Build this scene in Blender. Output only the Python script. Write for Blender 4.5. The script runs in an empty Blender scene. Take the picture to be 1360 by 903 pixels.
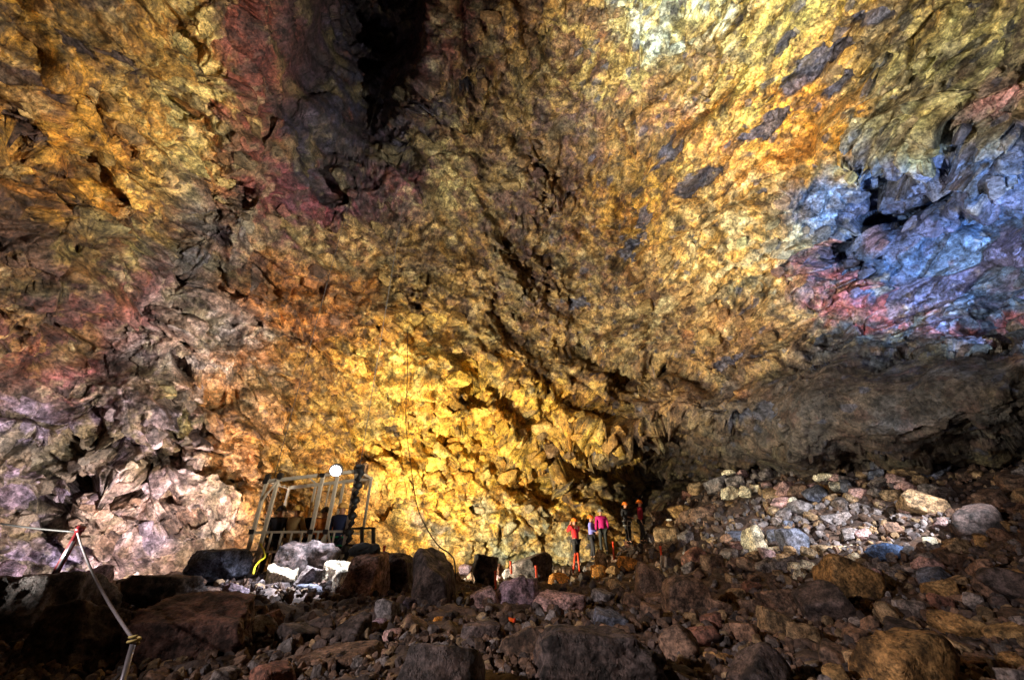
import bpy, bmesh, math, random
import numpy as np
from mathutils import Vector, Matrix, Euler

random.seed(11)
RNG = np.random.default_rng(11)
SC = bpy.context.scene
COL = SC.collection
R = math.radians

# ------------------------------------------------------------------ camera
F_PX, CX, CY = 529.0, 680.0, 451.5          # focal length and centre of the 1360x903 photograph
PITCH = R(28.1)
CAM = np.array([0.0, 0.0, 0.0])             # eye level is z = 0
cam = bpy.data.cameras.new('camera')
cam.sensor_width = 36.0
cam.lens = F_PX * 36.0 / 1360.0
cam.clip_start = 0.05
cam.clip_end = 500
cam_o = bpy.data.objects.new('camera', cam)
COL.objects.link(cam_o)
cam_o.rotation_euler = (R(90) + PITCH, 0, 0)
SC.camera = cam_o

# ------------------------------------------------------------------ world, exposure
W = bpy.data.worlds.new('World')
SC.world = W
W.use_nodes = True
wn = W.node_tree.nodes
bg = wn['Background']
sky = wn.new('ShaderNodeTexSky')
sky.sky_type = 'NISHITA'
sky.sun_disc = False
sky.sun_elevation = R(25)
sky.sun_rotation = R(120)
W.node_tree.links.new(sky.outputs['Color'], bg.inputs['Color'])
bg.inputs['Strength'].default_value = 0.05
SC.view_settings.view_transform = 'Standard'
SC.view_settings.look = 'None'
SC.view_settings.exposure = 0.1
SC.view_settings.gamma = 1.0
SC.view_settings.use_curve_mapping = False
SC.render.filter_size = 1.05
SC.cycles.max_bounces = 5
SC.cycles.diffuse_bounces = 2
SC.cycles.glossy_bounces = 2
SC.cycles.use_adaptive_sampling = True
SC.cycles.adaptive_threshold = 0.02
SC.cycles.use_denoising = True
SC.cycles.sample_clamp_indirect = 4.0

# ------------------------------------------------------------------ the cave's flood lamps and one added fill lamp
# name-less table: position, aim, watts, colour, cone (deg), blend, lamp radius, label
LAMPS = [
    ((-3.6, 14.4, -0.45), (0.4, 19.0, 5.0), 8200, (1.0, 0.92, 0.64), 165, 1.0, 0.06,
     'flood lamp on the ground behind the tall upright block, lighting the golden wall'),
    ((-7.4, 10.9, -0.35), (-12.5, 13.4, 4.0), 2600, (1.0, 0.90, 0.88), 160, 1.0, 0.06,
     'flood lamp on the ground behind the dark blue boulder, lighting the pink wall'),
    ((-8.6, 3.0, -0.55), (8.6, 13.2, 14.5), 24000, (1.0, 0.95, 0.84), 74, 1.0, 0.12,
     'flood lamp at the left foot of the chamber, aimed across at the right wall'),
    ((9.8, 3.2, 0.1), (-11.6, 10.2, 12.2), 26000, (1.0, 0.95, 0.83), 64, 1.0, 0.12,
     'flood lamp at the right foot of the chamber, aimed across at the shaft'),
    ((10.2, 3.4, 1.6), (12.8, 10.0, 8.8), 9000, (0.52, 0.74, 1.0), 48, 0.8, 0.10,
     'blue tinted flood lamp low at the right wall, aimed up at the blue hollow'),
    ((9.3, 4.3, 3.8), (9.3, 12.0, 0.7), 12500, (0.95, 0.96, 1.0), 31, 0.9, 0.08,
     'white flood lamp on a mast by the right wall, aimed down at the rubble'),
    ((6.2, 2.8, -0.4), (7.6, 9.0, 19.5), 22000, (0.92, 0.97, 1.0), 38, 1.0, 0.15,
     'white flood lamp on the floor, aimed up at the pale roof'),
    ((-7.0, -1.2, 2.6), (6.0, 9.5, 0.2), 4200, (1.0, 0.88, 0.84), 54, 1.0, 0.15,  # unseen fill lamp, added to brighten the foreground
     'added weak fill lamp on a mast by the left wall, aimed across at the boulders'),
]

# ------------------------------------------------------------------ maths helpers
_cp, _sp = math.cos(PITCH), math.sin(PITCH)
def ray(px, py):
    u, v = (px - CX) / F_PX, (CY - py) / F_PX
    return np.array([u, _cp - v * _sp, _sp + v * _cp])
def at(px, py, Y):
    d = ray(px, py)
    return d * (Y / d[1])
def project(P):
    P = np.asarray(P, np.float32)
    dep = P[..., 1] * _cp + P[..., 2] * _sp
    upc = -P[..., 1] * _sp + P[..., 2] * _cp
    dep = np.where(dep < 0.05, 0.05, dep)
    return CX + F_PX * P[..., 0] / dep, CY - F_PX * upc / dep

def srgb(c):
    c = np.asarray(c, np.float64) / 255.0
    return np.where(c <= 0.04045, c / 12.92, ((c + 0.055) / 1.055) ** 2.4)

def _h(ix, iy, iz, s):
    x = (ix.astype(np.uint32) * np.uint32(0x8da6b343)) ^ (iy.astype(np.uint32) * np.uint32(0xd8163841)) \
        ^ (iz.astype(np.uint32) * np.uint32(0xcb1ab31f)) ^ np.uint32((s * 0x9E3779B1) & 0xffffffff)
    x ^= x >> np.uint32(15); x *= np.uint32(0x2c1b3c6d)
    x ^= x >> np.uint32(12); x *= np.uint32(0x297a2d39)
    x ^= x >> np.uint32(15)
    return x
def _f(x):
    return (x & np.uint32(0xffffff)).astype(np.float32) / np.float32(16777216.0)

def pnoise(p, s=0):
    """gradient noise, about -1..1; p is (N,3)"""
    p = p.astype(np.float32)
    i = np.floor(p).astype(np.int32); f = p - i
    w = f * f * f * (f * (f * 6 - 15) + 10)
    out = np.zeros(len(p), np.float32)
    for c in range(8):
        o = ((c >> 2) & 1, (c >> 1) & 1, c & 1)
        h = _h(i[:, 0] + o[0], i[:, 1] + o[1], i[:, 2] + o[2], s)
        gx = ((h & np.uint32(1023)).astype(np.float32) / 511.5 - 1)
        gy = (((h >> np.uint32(10)) & np.uint32(1023)).astype(np.float32) / 511.5 - 1)
        gz = (((h >> np.uint32(20)) & np.uint32(1023)).astype(np.float32) / 511.5 - 1)
        d = gx * (f[:, 0] - o[0]) + gy * (f[:, 1] - o[1]) + gz * (f[:, 2] - o[2])
        wt = (w[:, 0] if o[0] else 1 - w[:, 0]) * (w[:, 1] if o[1] else 1 - w[:, 1]) * (w[:, 2] if o[2] else 1 - w[:, 2])
        out += d * wt
    return out * 1.35
def fbm(p, n=4, s=0, g=0.5):
    a, t, k = 1.0, 0.0, 1.0
    r = np.zeros(len(p), np.float32)
    for q in range(n):
        r += a * pnoise(p * k, s + 17 * q); t += a; a *= g; k *= 2.03
    return r / t
def ridged(p, n=3, s=0):
    a, t, k = 1.0, 0.0, 1.0
    r = np.zeros(len(p), np.float32)
    for q in range(n):
        r += a * (1 - np.abs(pnoise(p * k, s + 23 * q)) * 1.6); t += a; a *= 0.5; k *= 2.1
    return r / t
def worley(p, s=0, jit=0.9):
    """F1, F2, id hash, vector from nearest point"""
    p = p.astype(np.float32)
    i = np.floor(p).astype(np.int32)
    n = len(p)
    f1 = np.full(n, 9, np.float32); f2 = np.full(n, 9, np.float32)
    ident = np.zeros(n, np.uint32); vec = np.zeros((n, 3), np.float32)
    for dx in (-1, 0, 1):
        for dy in (-1, 0, 1):
            for dz in (-1, 0, 1):
                a, b, c = i[:, 0] + dx, i[:, 1] + dy, i[:, 2] + dz
                h = _h(a, b, c, s)
                q = np.empty((n, 3), np.float32)
                q[:, 0] = p[:, 0] - a - 0.5 - jit * ((h & np.uint32(1023)).astype(np.float32) / 1023 - 0.5)
                q[:, 1] = p[:, 1] - b - 0.5 - jit * (((h >> np.uint32(10)) & np.uint32(1023)).astype(np.float32) / 1023 - 0.5)
                q[:, 2] = p[:, 2] - c - 0.5 - jit * (((h >> np.uint32(20)) & np.uint32(1023)).astype(np.float32) / 1023 - 0.5)
                d = np.sqrt((q * q).sum(1))
                m = d < f1
                f2 = np.where(m, f1, np.minimum(f2, d))
                f1 = np.where(m, d, f1)
                ident = np.where(m, h, ident)
                vec[m] = q[m]
    return f1, f2, ident, vec
def facets(p, s, tilt=0.9):
    """fractured-rock relief: every cell is a tilted plane with its own offset; also edge distance and id"""
    f1, f2, h, v = worley(p, s)
    z = np.zeros_like(h)
    a = _f(_h(h, z, z, s + 1)) - 0.5
    t = np.stack([_f(_h(h, z, z, s + k)) - 0.5 for k in (2, 3, 4)], 1)
    return a + tilt * 2 * (t * v).sum(1), f2 - f1, h
def sstep(a, b, x):
    t = np.clip((x - a) / (b - a), 0, 1)
    return t * t * (3 - 2 * t)
def gauss(px, py, cx, cy, rx, ry, rot=0.0, power=1.0):
    c, s = math.cos(R(rot)), math.sin(R(rot))
    dx, dy = px - cx, py - cy
    a = (c * dx + s * dy) / rx
    b = (-s * dx + c * dy) / ry
    return np.exp(-np.power(a * a + b * b, power))

# ------------------------------------------------------------------ materials
def new_mat(name):
    m = bpy.data.materials.new(name); m.use_nodes = True
    nt = m.node_tree
    return m, nt, nt.nodes, nt.links, nt.nodes['Principled BSDF']
def plain(name, col, rough=0.6, metal=0.0, var=0.25, scale=12.0, bump=0.15):
    m, nt, N, L, b = new_mat(name)
    tc = N.new('ShaderNodeTexCoord')
    n = N.new('ShaderNodeTexNoise'); n.inputs['Scale'].default_value = scale; n.inputs['Detail'].default_value = 5
    L.new(tc.outputs['Object'], n.inputs['Vector'])
    r = N.new('ShaderNodeValToRGB')
    c = srgb(col)
    r.color_ramp.elements[0].position = 0.3; r.color_ramp.elements[1].position = 0.75
    r.color_ramp.elements[0].color = (*(c * (1 - var)), 1)
    r.color_ramp.elements[1].color = (*np.clip(c * (1 + var), 0, 1), 1)
    L.new(n.outputs['Fac'], r.inputs['Fac']); L.new(r.outputs['Color'], b.inputs['Base Color'])
    bp = N.new('ShaderNodeBump'); bp.inputs['Strength'].default_value = bump; bp.inputs['Distance'].default_value = 0.02
    L.new(n.outputs['Fac'], bp.inputs['Height']); L.new(bp.outputs['Normal'], b.inputs['Normal'])
    b.inputs['Roughness'].default_value = rough; b.inputs['Metallic'].default_value = metal
    return m
def glow(name, col, strength):
    m, nt, N, L, b = new_mat(name)
    b.inputs['Base Color'].default_value = (*col, 1)
    b.inputs['Emission Color'].default_value = (*col, 1)
    b.inputs['Emission Strength'].default_value = strength
    return m
def rock_mat(name, source, scale=1.0, rough=(0.55, 0.9), bump=0.6, contrast=1.0):
    """source: 'attr' reads the mesh colour, 'object' reads the object's own colour"""
    m, nt, N, L, b = new_mat(name)
    if source == 'attr':
        s = N.new('ShaderNodeVertexColor'); s.layer_name = 'Col'; base = s.outputs['Color']
        tc = N.new('ShaderNodeTexCoord'); vec = tc.outputs['Object']
    else:
        s = N.new('ShaderNodeObjectInfo'); base = s.outputs['Color']
        g = N.new('ShaderNodeNewGeometry'); vec = g.outputs['Position']
    def noise(sc, det=6, rgh=0.62, dist=0.0):
        n = N.new('ShaderNodeTexNoise'); n.inputs['Scale'].default_value = sc * scale
        n.inputs['Detail'].default_value = det; n.inputs['Roughness'].default_value = rgh
        n.inputs['Distortion'].default_value = dist
        L.new(vec, n.inputs['Vector']); return n
    def mathn(op, a, c=None, clamp=False):
        q = N.new('ShaderNodeMath'); q.operation = op; q.use_clamp = clamp
        for k, val in ((0, a), (1, c)):
            if val is None: continue
            if isinstance(val, (int, float)): q.inputs[k].default_value = val
            else: L.new(val, q.inputs[k])
        return q.outputs[0]
    n1 = noise(2.1, 5, 0.68); n2 = noise(10.0, 4, 0.72); n3 = noise(0.8, 2, 0.6)
    def ramp(n, lo, hi, a, c):
        q = N.new('ShaderNodeMapRange'); q.clamp = True; q.inputs['From Min'].default_value = lo; q.inputs['From Max'].default_value = hi
        q.inputs['To Min'].default_value = a; q.inputs['To Max'].default_value = c
        L.new(n.outputs['Fac'], q.inputs['Value']); return q.outputs['Result']
    k = 0.5 * contrast
    v = mathn('MULTIPLY', ramp(n1, 0.38, 0.62, 1 - k, 1 + k), ramp(n2, 0.38, 0.62, 1 - 0.8 * k, 1 + 0.8 * k))
    n4 = noise(5.5, 3, 0.75)
    v = mathn('MULTIPLY', v, ramp(n4, 0.36, 0.44, 0.45, 1.0))
    mul = N.new('ShaderNodeVectorMath'); mul.operation = 'SCALE'
    L.new(base, mul.inputs[0]); L.new(v, mul.inputs['Scale'])
    # hue wander: a little toward rust, a little toward grey
    mx = N.new('ShaderNodeMix'); mx.data_type = 'RGBA'; mx.blend_type = 'MULTIPLY'
    cr = N.new('ShaderNodeValToRGB')
    cr.color_ramp.elements[0].position = 0.35; cr.color_ramp.elements[0].color = (1.05, 0.93, 0.82, 1)
    cr.color_ramp.elements[1].position = 0.65; cr.color_ramp.elements[1].color = (0.94, 1.0, 1.06, 1)
    L.new(n3.outputs['Fac'], cr.inputs['Fac'])
    mx.inputs[0].default_value = 0.8
    L.new(mul.outputs[0], mx.inputs[6]); L.new(cr.outputs['Color'], mx.inputs[7])
    L.new(mx.outputs[2], b.inputs['Base Color'])
    L.new(ramp(n1, 0.3, 0.7, rough[1], rough[0]), b.inputs['Roughness'])
    b.inputs['Specular IOR Level'].default_value = 0.4
    # relief
    nb = noise(4.0, 6, 0.72)
    hgt = mathn('ADD', nb.outputs['Fac'], mathn('MULTIPLY', ramp(n4, 0.34, 0.46, 0.0, 1.0), 0.25))
    bp = N.new('ShaderNodeBump'); bp.inputs['Strength'].default_value = bump; bp.inputs['Distance'].default_value = 0.085 / scale
    L.new(hgt, bp.inputs['Height']); L.new(bp.outputs['Normal'], b.inputs['Normal'])
    return m

M_WALL = rock_mat('cave_rock', 'attr', 1.2, (0.45, 0.85), 1.0, 1.2)
M_ROCK = rock_mat('boulder_rock', 'object', 2.4, (0.5, 0.9), 0.9, 1.5)
M_RUBBLE = rock_mat('rubble_rock', 'attr', 2.6, (0.55, 0.95), 0.5)
M_BLOCK = rock_mat('wall_block_rock', 'object', 1.3, (0.45, 0.85), 0.6)

# ------------------------------------------------------------------ object helpers
def link(o, parent=None):
    COL.objects.link(o)
    if parent is not None: o.parent = parent
    return o
def mesh_obj(name, V, Fc, mat, parent=None, smooth=False, loc=None):
    me = bpy.data.meshes.new(name)
    me.from_pydata([tuple(map(float, v)) for v in V], [], [tuple(map(int, f)) for f in Fc])
    if mat: me.materials.append(mat)
    if smooth: me.polygons.foreach_set('use_smooth', [True] * len(me.polygons))
    me.update()
    o = bpy.data.objects.new(name, me)
    if loc is not None: o.location = loc
    return link(o, parent)
def fast_mesh(name, V, Q, mat, colors=None, smooth=True):
    me = bpy.data.meshes.new(name)
    V = np.asarray(V, np.float32); Q = np.asarray(Q, np.int32); k = Q.shape[1]
    me.vertices.add(len(V)); me.vertices.foreach_set('co', V.ravel())
    me.loops.add(Q.size); me.loops.foreach_set('vertex_index', Q.ravel())
    me.polygons.add(len(Q)); me.polygons.foreach_set('loop_start', np.arange(0, Q.size, k, dtype=np.int32))
    me.update(calc_edges=True)
    me.polygons.foreach_set('use_smooth', np.full(len(Q), smooth, dtype=bool))
    if colors is not None:
        a = me.color_attributes.new('Col', 'FLOAT_COLOR', 'POINT')
        c = np.ones((len(V), 4), np.float32); c[:, :3] = colors
        a.data.foreach_set('color', c.ravel())
    if mat: me.materials.append(mat)
    me.update()
    return me
def tag(o, label=None, cat=None, group=None, kind=None):
    if label: o['label'] = label
    if cat: o['category'] = cat
    if group: o['group'] = group
    if kind: o['kind'] = kind
    return o
def empty(name, loc, rz=0.0):
    o = bpy.data.objects.new(name, None); o.empty_display_size = 0.2
    o.location = tuple(map(float, loc)); o.rotation_euler = (0, 0, rz)
    return link(o)
class MB:
    """collects boxes, bars and tubes into one mesh"""
    def __init__(s): s.V, s.F = [], []
    def add(s, V, Fc):
        n = len(s.V); s.V += [tuple(v) for v in V]; s.F += [tuple(i + n for i in f) for f in Fc]; return s
    def box(s, c, d, bev=0.0):
        bm = bmesh.new(); bmesh.ops.create_cube(bm, size=1.0)
        for v in bm.verts: v.co = Vector((v.co.x * d[0], v.co.y * d[1], v.co.z * d[2]))
        if bev: bmesh.ops.bevel(bm, geom=bm.edges[:], offset=bev, segments=2, affect='EDGES')
        bm.verts.index_update()
        s.add([v.co + Vector(c) for v in bm.verts], [[v.index for v in f.verts] for f in bm.faces]); bm.free(); return s
    def tube(s, pts, rad, seg=8, cap=True):
        pts = [Vector(p) for p in pts]; n = len(pts)
        rads = rad if isinstance(rad, (list, tuple)) else [rad] * n
        V, Fc = [], []
        for i, p in enumerate(pts):
            t = (pts[min(i + 1, n - 1)] - pts[max(i - 1, 0)]).normalized()
            a = t.cross(Vector((0, 0, 1)))
            if a.length < 0.05: a = t.cross(Vector((0, 1, 0)))
            a.normalize(); b = t.cross(a)
            for k in range(seg):
                th = 2 * math.pi * k / seg
                V.append(p + (a * math.cos(th) + b * math.sin(th)) * rads[i])
        for i in range(n - 1):
            for k in range(seg):
                k2 = (k + 1) % seg
                Fc.append((i * seg + k, i * seg + k2, (i + 1) * seg + k2, (i + 1) * seg + k))
        if cap: Fc += [tuple(range(seg))[::-1], tuple((n - 1) * seg + k for k in range(seg))]
        return s.add(V, Fc)
    def bar(s, a, b, w, h):
        """square bar from a to b"""
        a, b = Vector(a), Vector(b); t = (b - a).normalized()
        x = t.cross(Vector((0, 1, 0)))
        if x.length < 0.05: x = t.cross(Vector((1, 0, 0)))
        x.normalize(); y = t.cross(x)
        V = [p + x * sx * w / 2 + y * sy * h / 2 for p in (a, b) for sx, sy in ((-1, -1), (1, -1), (1, 1), (-1, 1))]
        return s.add(V, [(3, 2, 1, 0), (4, 5, 6, 7), (0, 1, 5, 4), (1, 2, 6, 5), (2, 3, 7, 6), (3, 0, 4, 7)])
    def build(s, name, mat, parent=None, smooth=False):
        return mesh_obj(name, s.V, s.F, mat, parent, smooth)
def icosphere(sub):
    bm = bmesh.new(); bmesh.ops.create_icosphere(bm, subdivisions=sub, radius=1.0)
    bm.verts.index_update()
    V = np.array([v.co[:] for v in bm.verts], np.float32); Fc = np.array([[v.index for v in f.verts] for f in bm.faces], np.int32)
    bm.free(); return V, Fc
ICO = {k: icosphere(k) for k in (1, 2, 3, 4, 5, 6)}

# ------------------------------------------------------------------ rubble floor: heights
# (pixel x, pixel y, metres ahead) where the rubble surface is seen
CTRL = [(20, 770, 10.5), (150, 768, 11), (300, 765, 12), (420, 765, 11), (520, 770, 12), (620, 775, 14), (560, 800, 7.5),
        (660, 775, 13), (720, 770, 15.5), (767, 757, 18.6), (860, 722, 20.5), (905, 655, 21.5), (960, 632, 21), (1000, 622, 19.5),
        (1060, 614, 18), (1150, 609, 16), (1250, 606, 14), (1350, 604, 12.5), (1000, 760, 12), (1100, 760, 10.5), (1200, 705, 10.8),
        (1300, 695, 9.6), (1100, 680, 14), (1300, 820, 6), (1000, 840, 6.5), (850, 800, 10), (800, 850, 6), (850, 900, 4.2), (1150, 900, 4.2),
        (600, 890, 4.2), (400, 890, 4.2), (200, 890, 4.4), (60, 870, 4.6), (100, 800, 7.5), (300, 800, 7.5), (1340, 900, 4.2)]
cp = np.array([at(*c) for c in CTRL])
far = [(-16, 14, -0.9), (-10, 20, -0.8), (-2, 22, -0.8), (4, 25, 0.4), (10, 24, 2.6), (16, 17, 3.0), (18, 9, 2.4), (-16, 4, -0.8),
       (0, 1, -1.15), (-4, 0, -1.1), (4, 0, -1.1), (0, -6, -1.1), (-8, -6, -1.0), (8, -6, -0.8), (13, 0, 0.2), (-1, 2.4, -1.05), (2, 2.6, -1.05)]
cp = np.vstack([cp, far])
def _tps(r2):
    return np.where(r2 > 1e-9, 0.5 * r2 * np.log(r2 + 1e-12), 0)
_d2 = ((cp[:, None, :2] - cp[None, :, :2]) ** 2).sum(2)
_n = len(cp)
_A = np.zeros((_n + 3, _n + 3)); _A[:_n, :_n] = _tps(_d2) + np.eye(_n) * 0.4
_A[:_n, _n] = 1; _A[:_n, _n + 1:] = cp[:, :2]; _A[_n, :_n] = 1; _A[_n + 1:, :_n] = cp[:, :2].T
_w = np.linalg.solve(_A, np.concatenate([cp[:, 2], [0, 0, 0]]))
def ground(x, y):
    x = np.atleast_1d(np.asarray(x, np.float64)); y = np.atleast_1d(np.asarray(y, np.float64))
    z = _w[_n] + _w[_n + 1] * x + _w[_n + 2] * y
    for k in range(_n):
        z = z + _w[k] * _tps((x - cp[k, 0]) ** 2 + (y - cp[k, 1]) ** 2)
    return z
def on_ground(px, py, lo=1.5, hi=27.0):
    """where the line of sight through a pixel first meets the rubble"""
    d = ray(px, py); t = np.linspace(lo, hi, 240) / d[1]
    P = d[None, :] * t[:, None]
    below = P[:, 2] < ground(P[:, 0], P[:, 1])
    if below[0]: return P[0]
    k = np.argmax(below)
    if not below[k]: return None
    return P[k]

# ------------------------------------------------------------------ cave wall: one continuous rock surface
C0 = np.array([0.0, 3.0, 1.0])
SEMI = np.array([14.0, 19.0, 20.0])
ORI = np.array([0.0, 1.0, 0.35])            # the shell is unrolled from here
# macro relief by place on the wall, two lips added for shade: px, py, rx, ry, rot, metres towards (+) or away (-) from the chamber's middle
MACRO = [
    (1225, 310, 170, 110, -12, -2.4, 1.0), (1178, 296, 84, 17, -32, -2.6, 1.5), (1138, 338, 34, 14, 10, -2.2, 1.5), (1225, 318, 80, 18, -30, 0.9, 1.0), (1260, 250, 90, 14, -14, -1.0, 1.3), (1330, 300, 60, 14, -10, -1.0, 1.3),  # includes a lip added to keep lamplight off the crevice
    (1200, 545, 290, 66, -3, 3.4, 2.0), (1180, 626, 300, 20, 0, -2.0, 1.2),
    (895, 628, 110, 52, -14, -7.0, 1.2), (795, 640, 32, 60, 10, 0.9, 1.2), (960, 640, 80, 34, -8, -1.6, 1.0), (820, 575, 130, 40, 8, 1.2, 1.2),  # includes a lip added to block lamplight from the cave mouth
    (1250, 185, 170, 40, -8, 0.9, 1.0), (1010, 300, 70, 80, 10, 0.9, 1.0), (960, 330, 60, 60, 0, 0.5, 1.0),
    (640, 500, 200, 60, 10, 0.9, 1.2), (712, 540, 95, 16, 10, -1.7, 1.3), (650, 562, 80, 14, 8, 0.9, 1.2), (860, 498, 90, 12, 6, -1.2, 1.3), (715, 640, 22, 22, 20, -1.0, 1.3), (618, 505, 40, 10, -10, -0.8, 1.3), (590, 565, 40, 9, 25, -0.6, 1.3), (560, 640, 130, 110, 0, -0.6, 1.2),
    (492, 690, 9, 34, 8, -0.9, 1.5), (500, 634, 22, 26, 20, 0.9, 1.5),
    (250, 300, 40, 200, 32, -1.3, 1.2), (130, 470, 150, 40, -30, -0.9, 1.0), (60, 250, 160, 28, 32, -1.0, 1.2), (120, 150, 130, 18, 38, -0.7, 1.2),
    (60, 600, 80, 24, -8, -0.5, 1.2), (120, 665, 80, 18, 0, -0.5, 1.2), (240, 520, 60, 34, 35, -0.4, 1.2), (250, 700, 60, 14, -30, -0.5, 1.2), (180, 610, 60, 12, 20, -0.5, 1.2), (230, 690, 100, 60, 0, 0.25, 1.0),
    (590, 205, 34, 40, 10, 0.9, 1.5), (250, 110, 26, 140, -4, -0.5, 1.2), (430, 250, 120, 24, 14, 0.7, 1.3), (330, 180, 50, 140, -10, 1.0, 1.3),
    (700, 130, 110, 40, -42, -0.7, 1.2), (900, 90, 120, 36, -42, -0.5, 1.2), (760, 290, 140, 120, 0, -0.8, 1.2),
    (690, 150, 30, 50, 25, 0.6, 1.5), (850, 500, 120, 24, 10, -0.6, 1.2),
]
def wall_points(D):
    """D: unit directions from C0 -> relief positions, relief data"""
    o = (ORI - C0) / SEMI; e = D / SEMI
    A_ = (e * e).sum(1); B_ = (e * o).sum(1); C_ = (o * o).sum() - 1
    t = (-B_ + np.sqrt(B_ * B_ - A_ * C_)) / A_
    P = ORI + D * t[:, None]
    # large lumps
    q = P.astype(np.float32)
    lump = fbm(q * 0.10, 3, 5)
    px, py = project(P)
    infront = sstep(-0.1, 0.15, D[:, 1])
    amp = lump * 2.2
    for (x, y, rx, ry, rot, a, pw) in MACRO:
        wob = 0.2 if rx > 250 else 1.0
        amp = amp + a * gauss(px + wob * 18 * np.sin(py * 0.045), py + wob * 12 * np.sin(px * 0.05 + 1), x, y, rx, ry, rot, pw) * infront
    P = P - D * amp[:, None]
    # the shaft rises above the lift cage
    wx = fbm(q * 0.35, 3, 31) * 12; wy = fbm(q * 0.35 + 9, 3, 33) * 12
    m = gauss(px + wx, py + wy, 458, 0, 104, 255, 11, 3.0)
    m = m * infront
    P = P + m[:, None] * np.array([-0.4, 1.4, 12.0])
    return P, px, py, m

def grid_normals(P, nr, nc):
    G = P.reshape(nr, nc, 3)
    du = np.gradient(G, axis=1); dv = np.gradient(G, axis=0)
    n = np.cross(du, dv); n /= np.linalg.norm(n, axis=2, keepdims=True) + 1e-9
    n = n.reshape(-1, 3)
    s = np.sign(((C0 - P) * n).sum(1)); s[s == 0] = 1
    return n * s[:, None]
def smooth_grid(n, nr, nc, k):
    G = n.reshape(nr, nc, 3).copy()
    for _ in range(k):
        A = G.copy()
        A[1:] += G[:-1]; A[:-1] += G[1:]; A[:, 1:] += G[:, :-1]; A[:, :-1] += G[:, 1:]
        G = A / (np.linalg.norm(A, axis=2, keepdims=True) + 1e-9)
    return G.reshape(-1, 3)

def rot_y(p, a):
    c, s = math.cos(R(a)), math.sin(R(a))
    return np.stack([p[:, 0] * c + p[:, 2] * s, p[:, 1], -p[:, 0] * s + p[:, 2] * c], 1)

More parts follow.
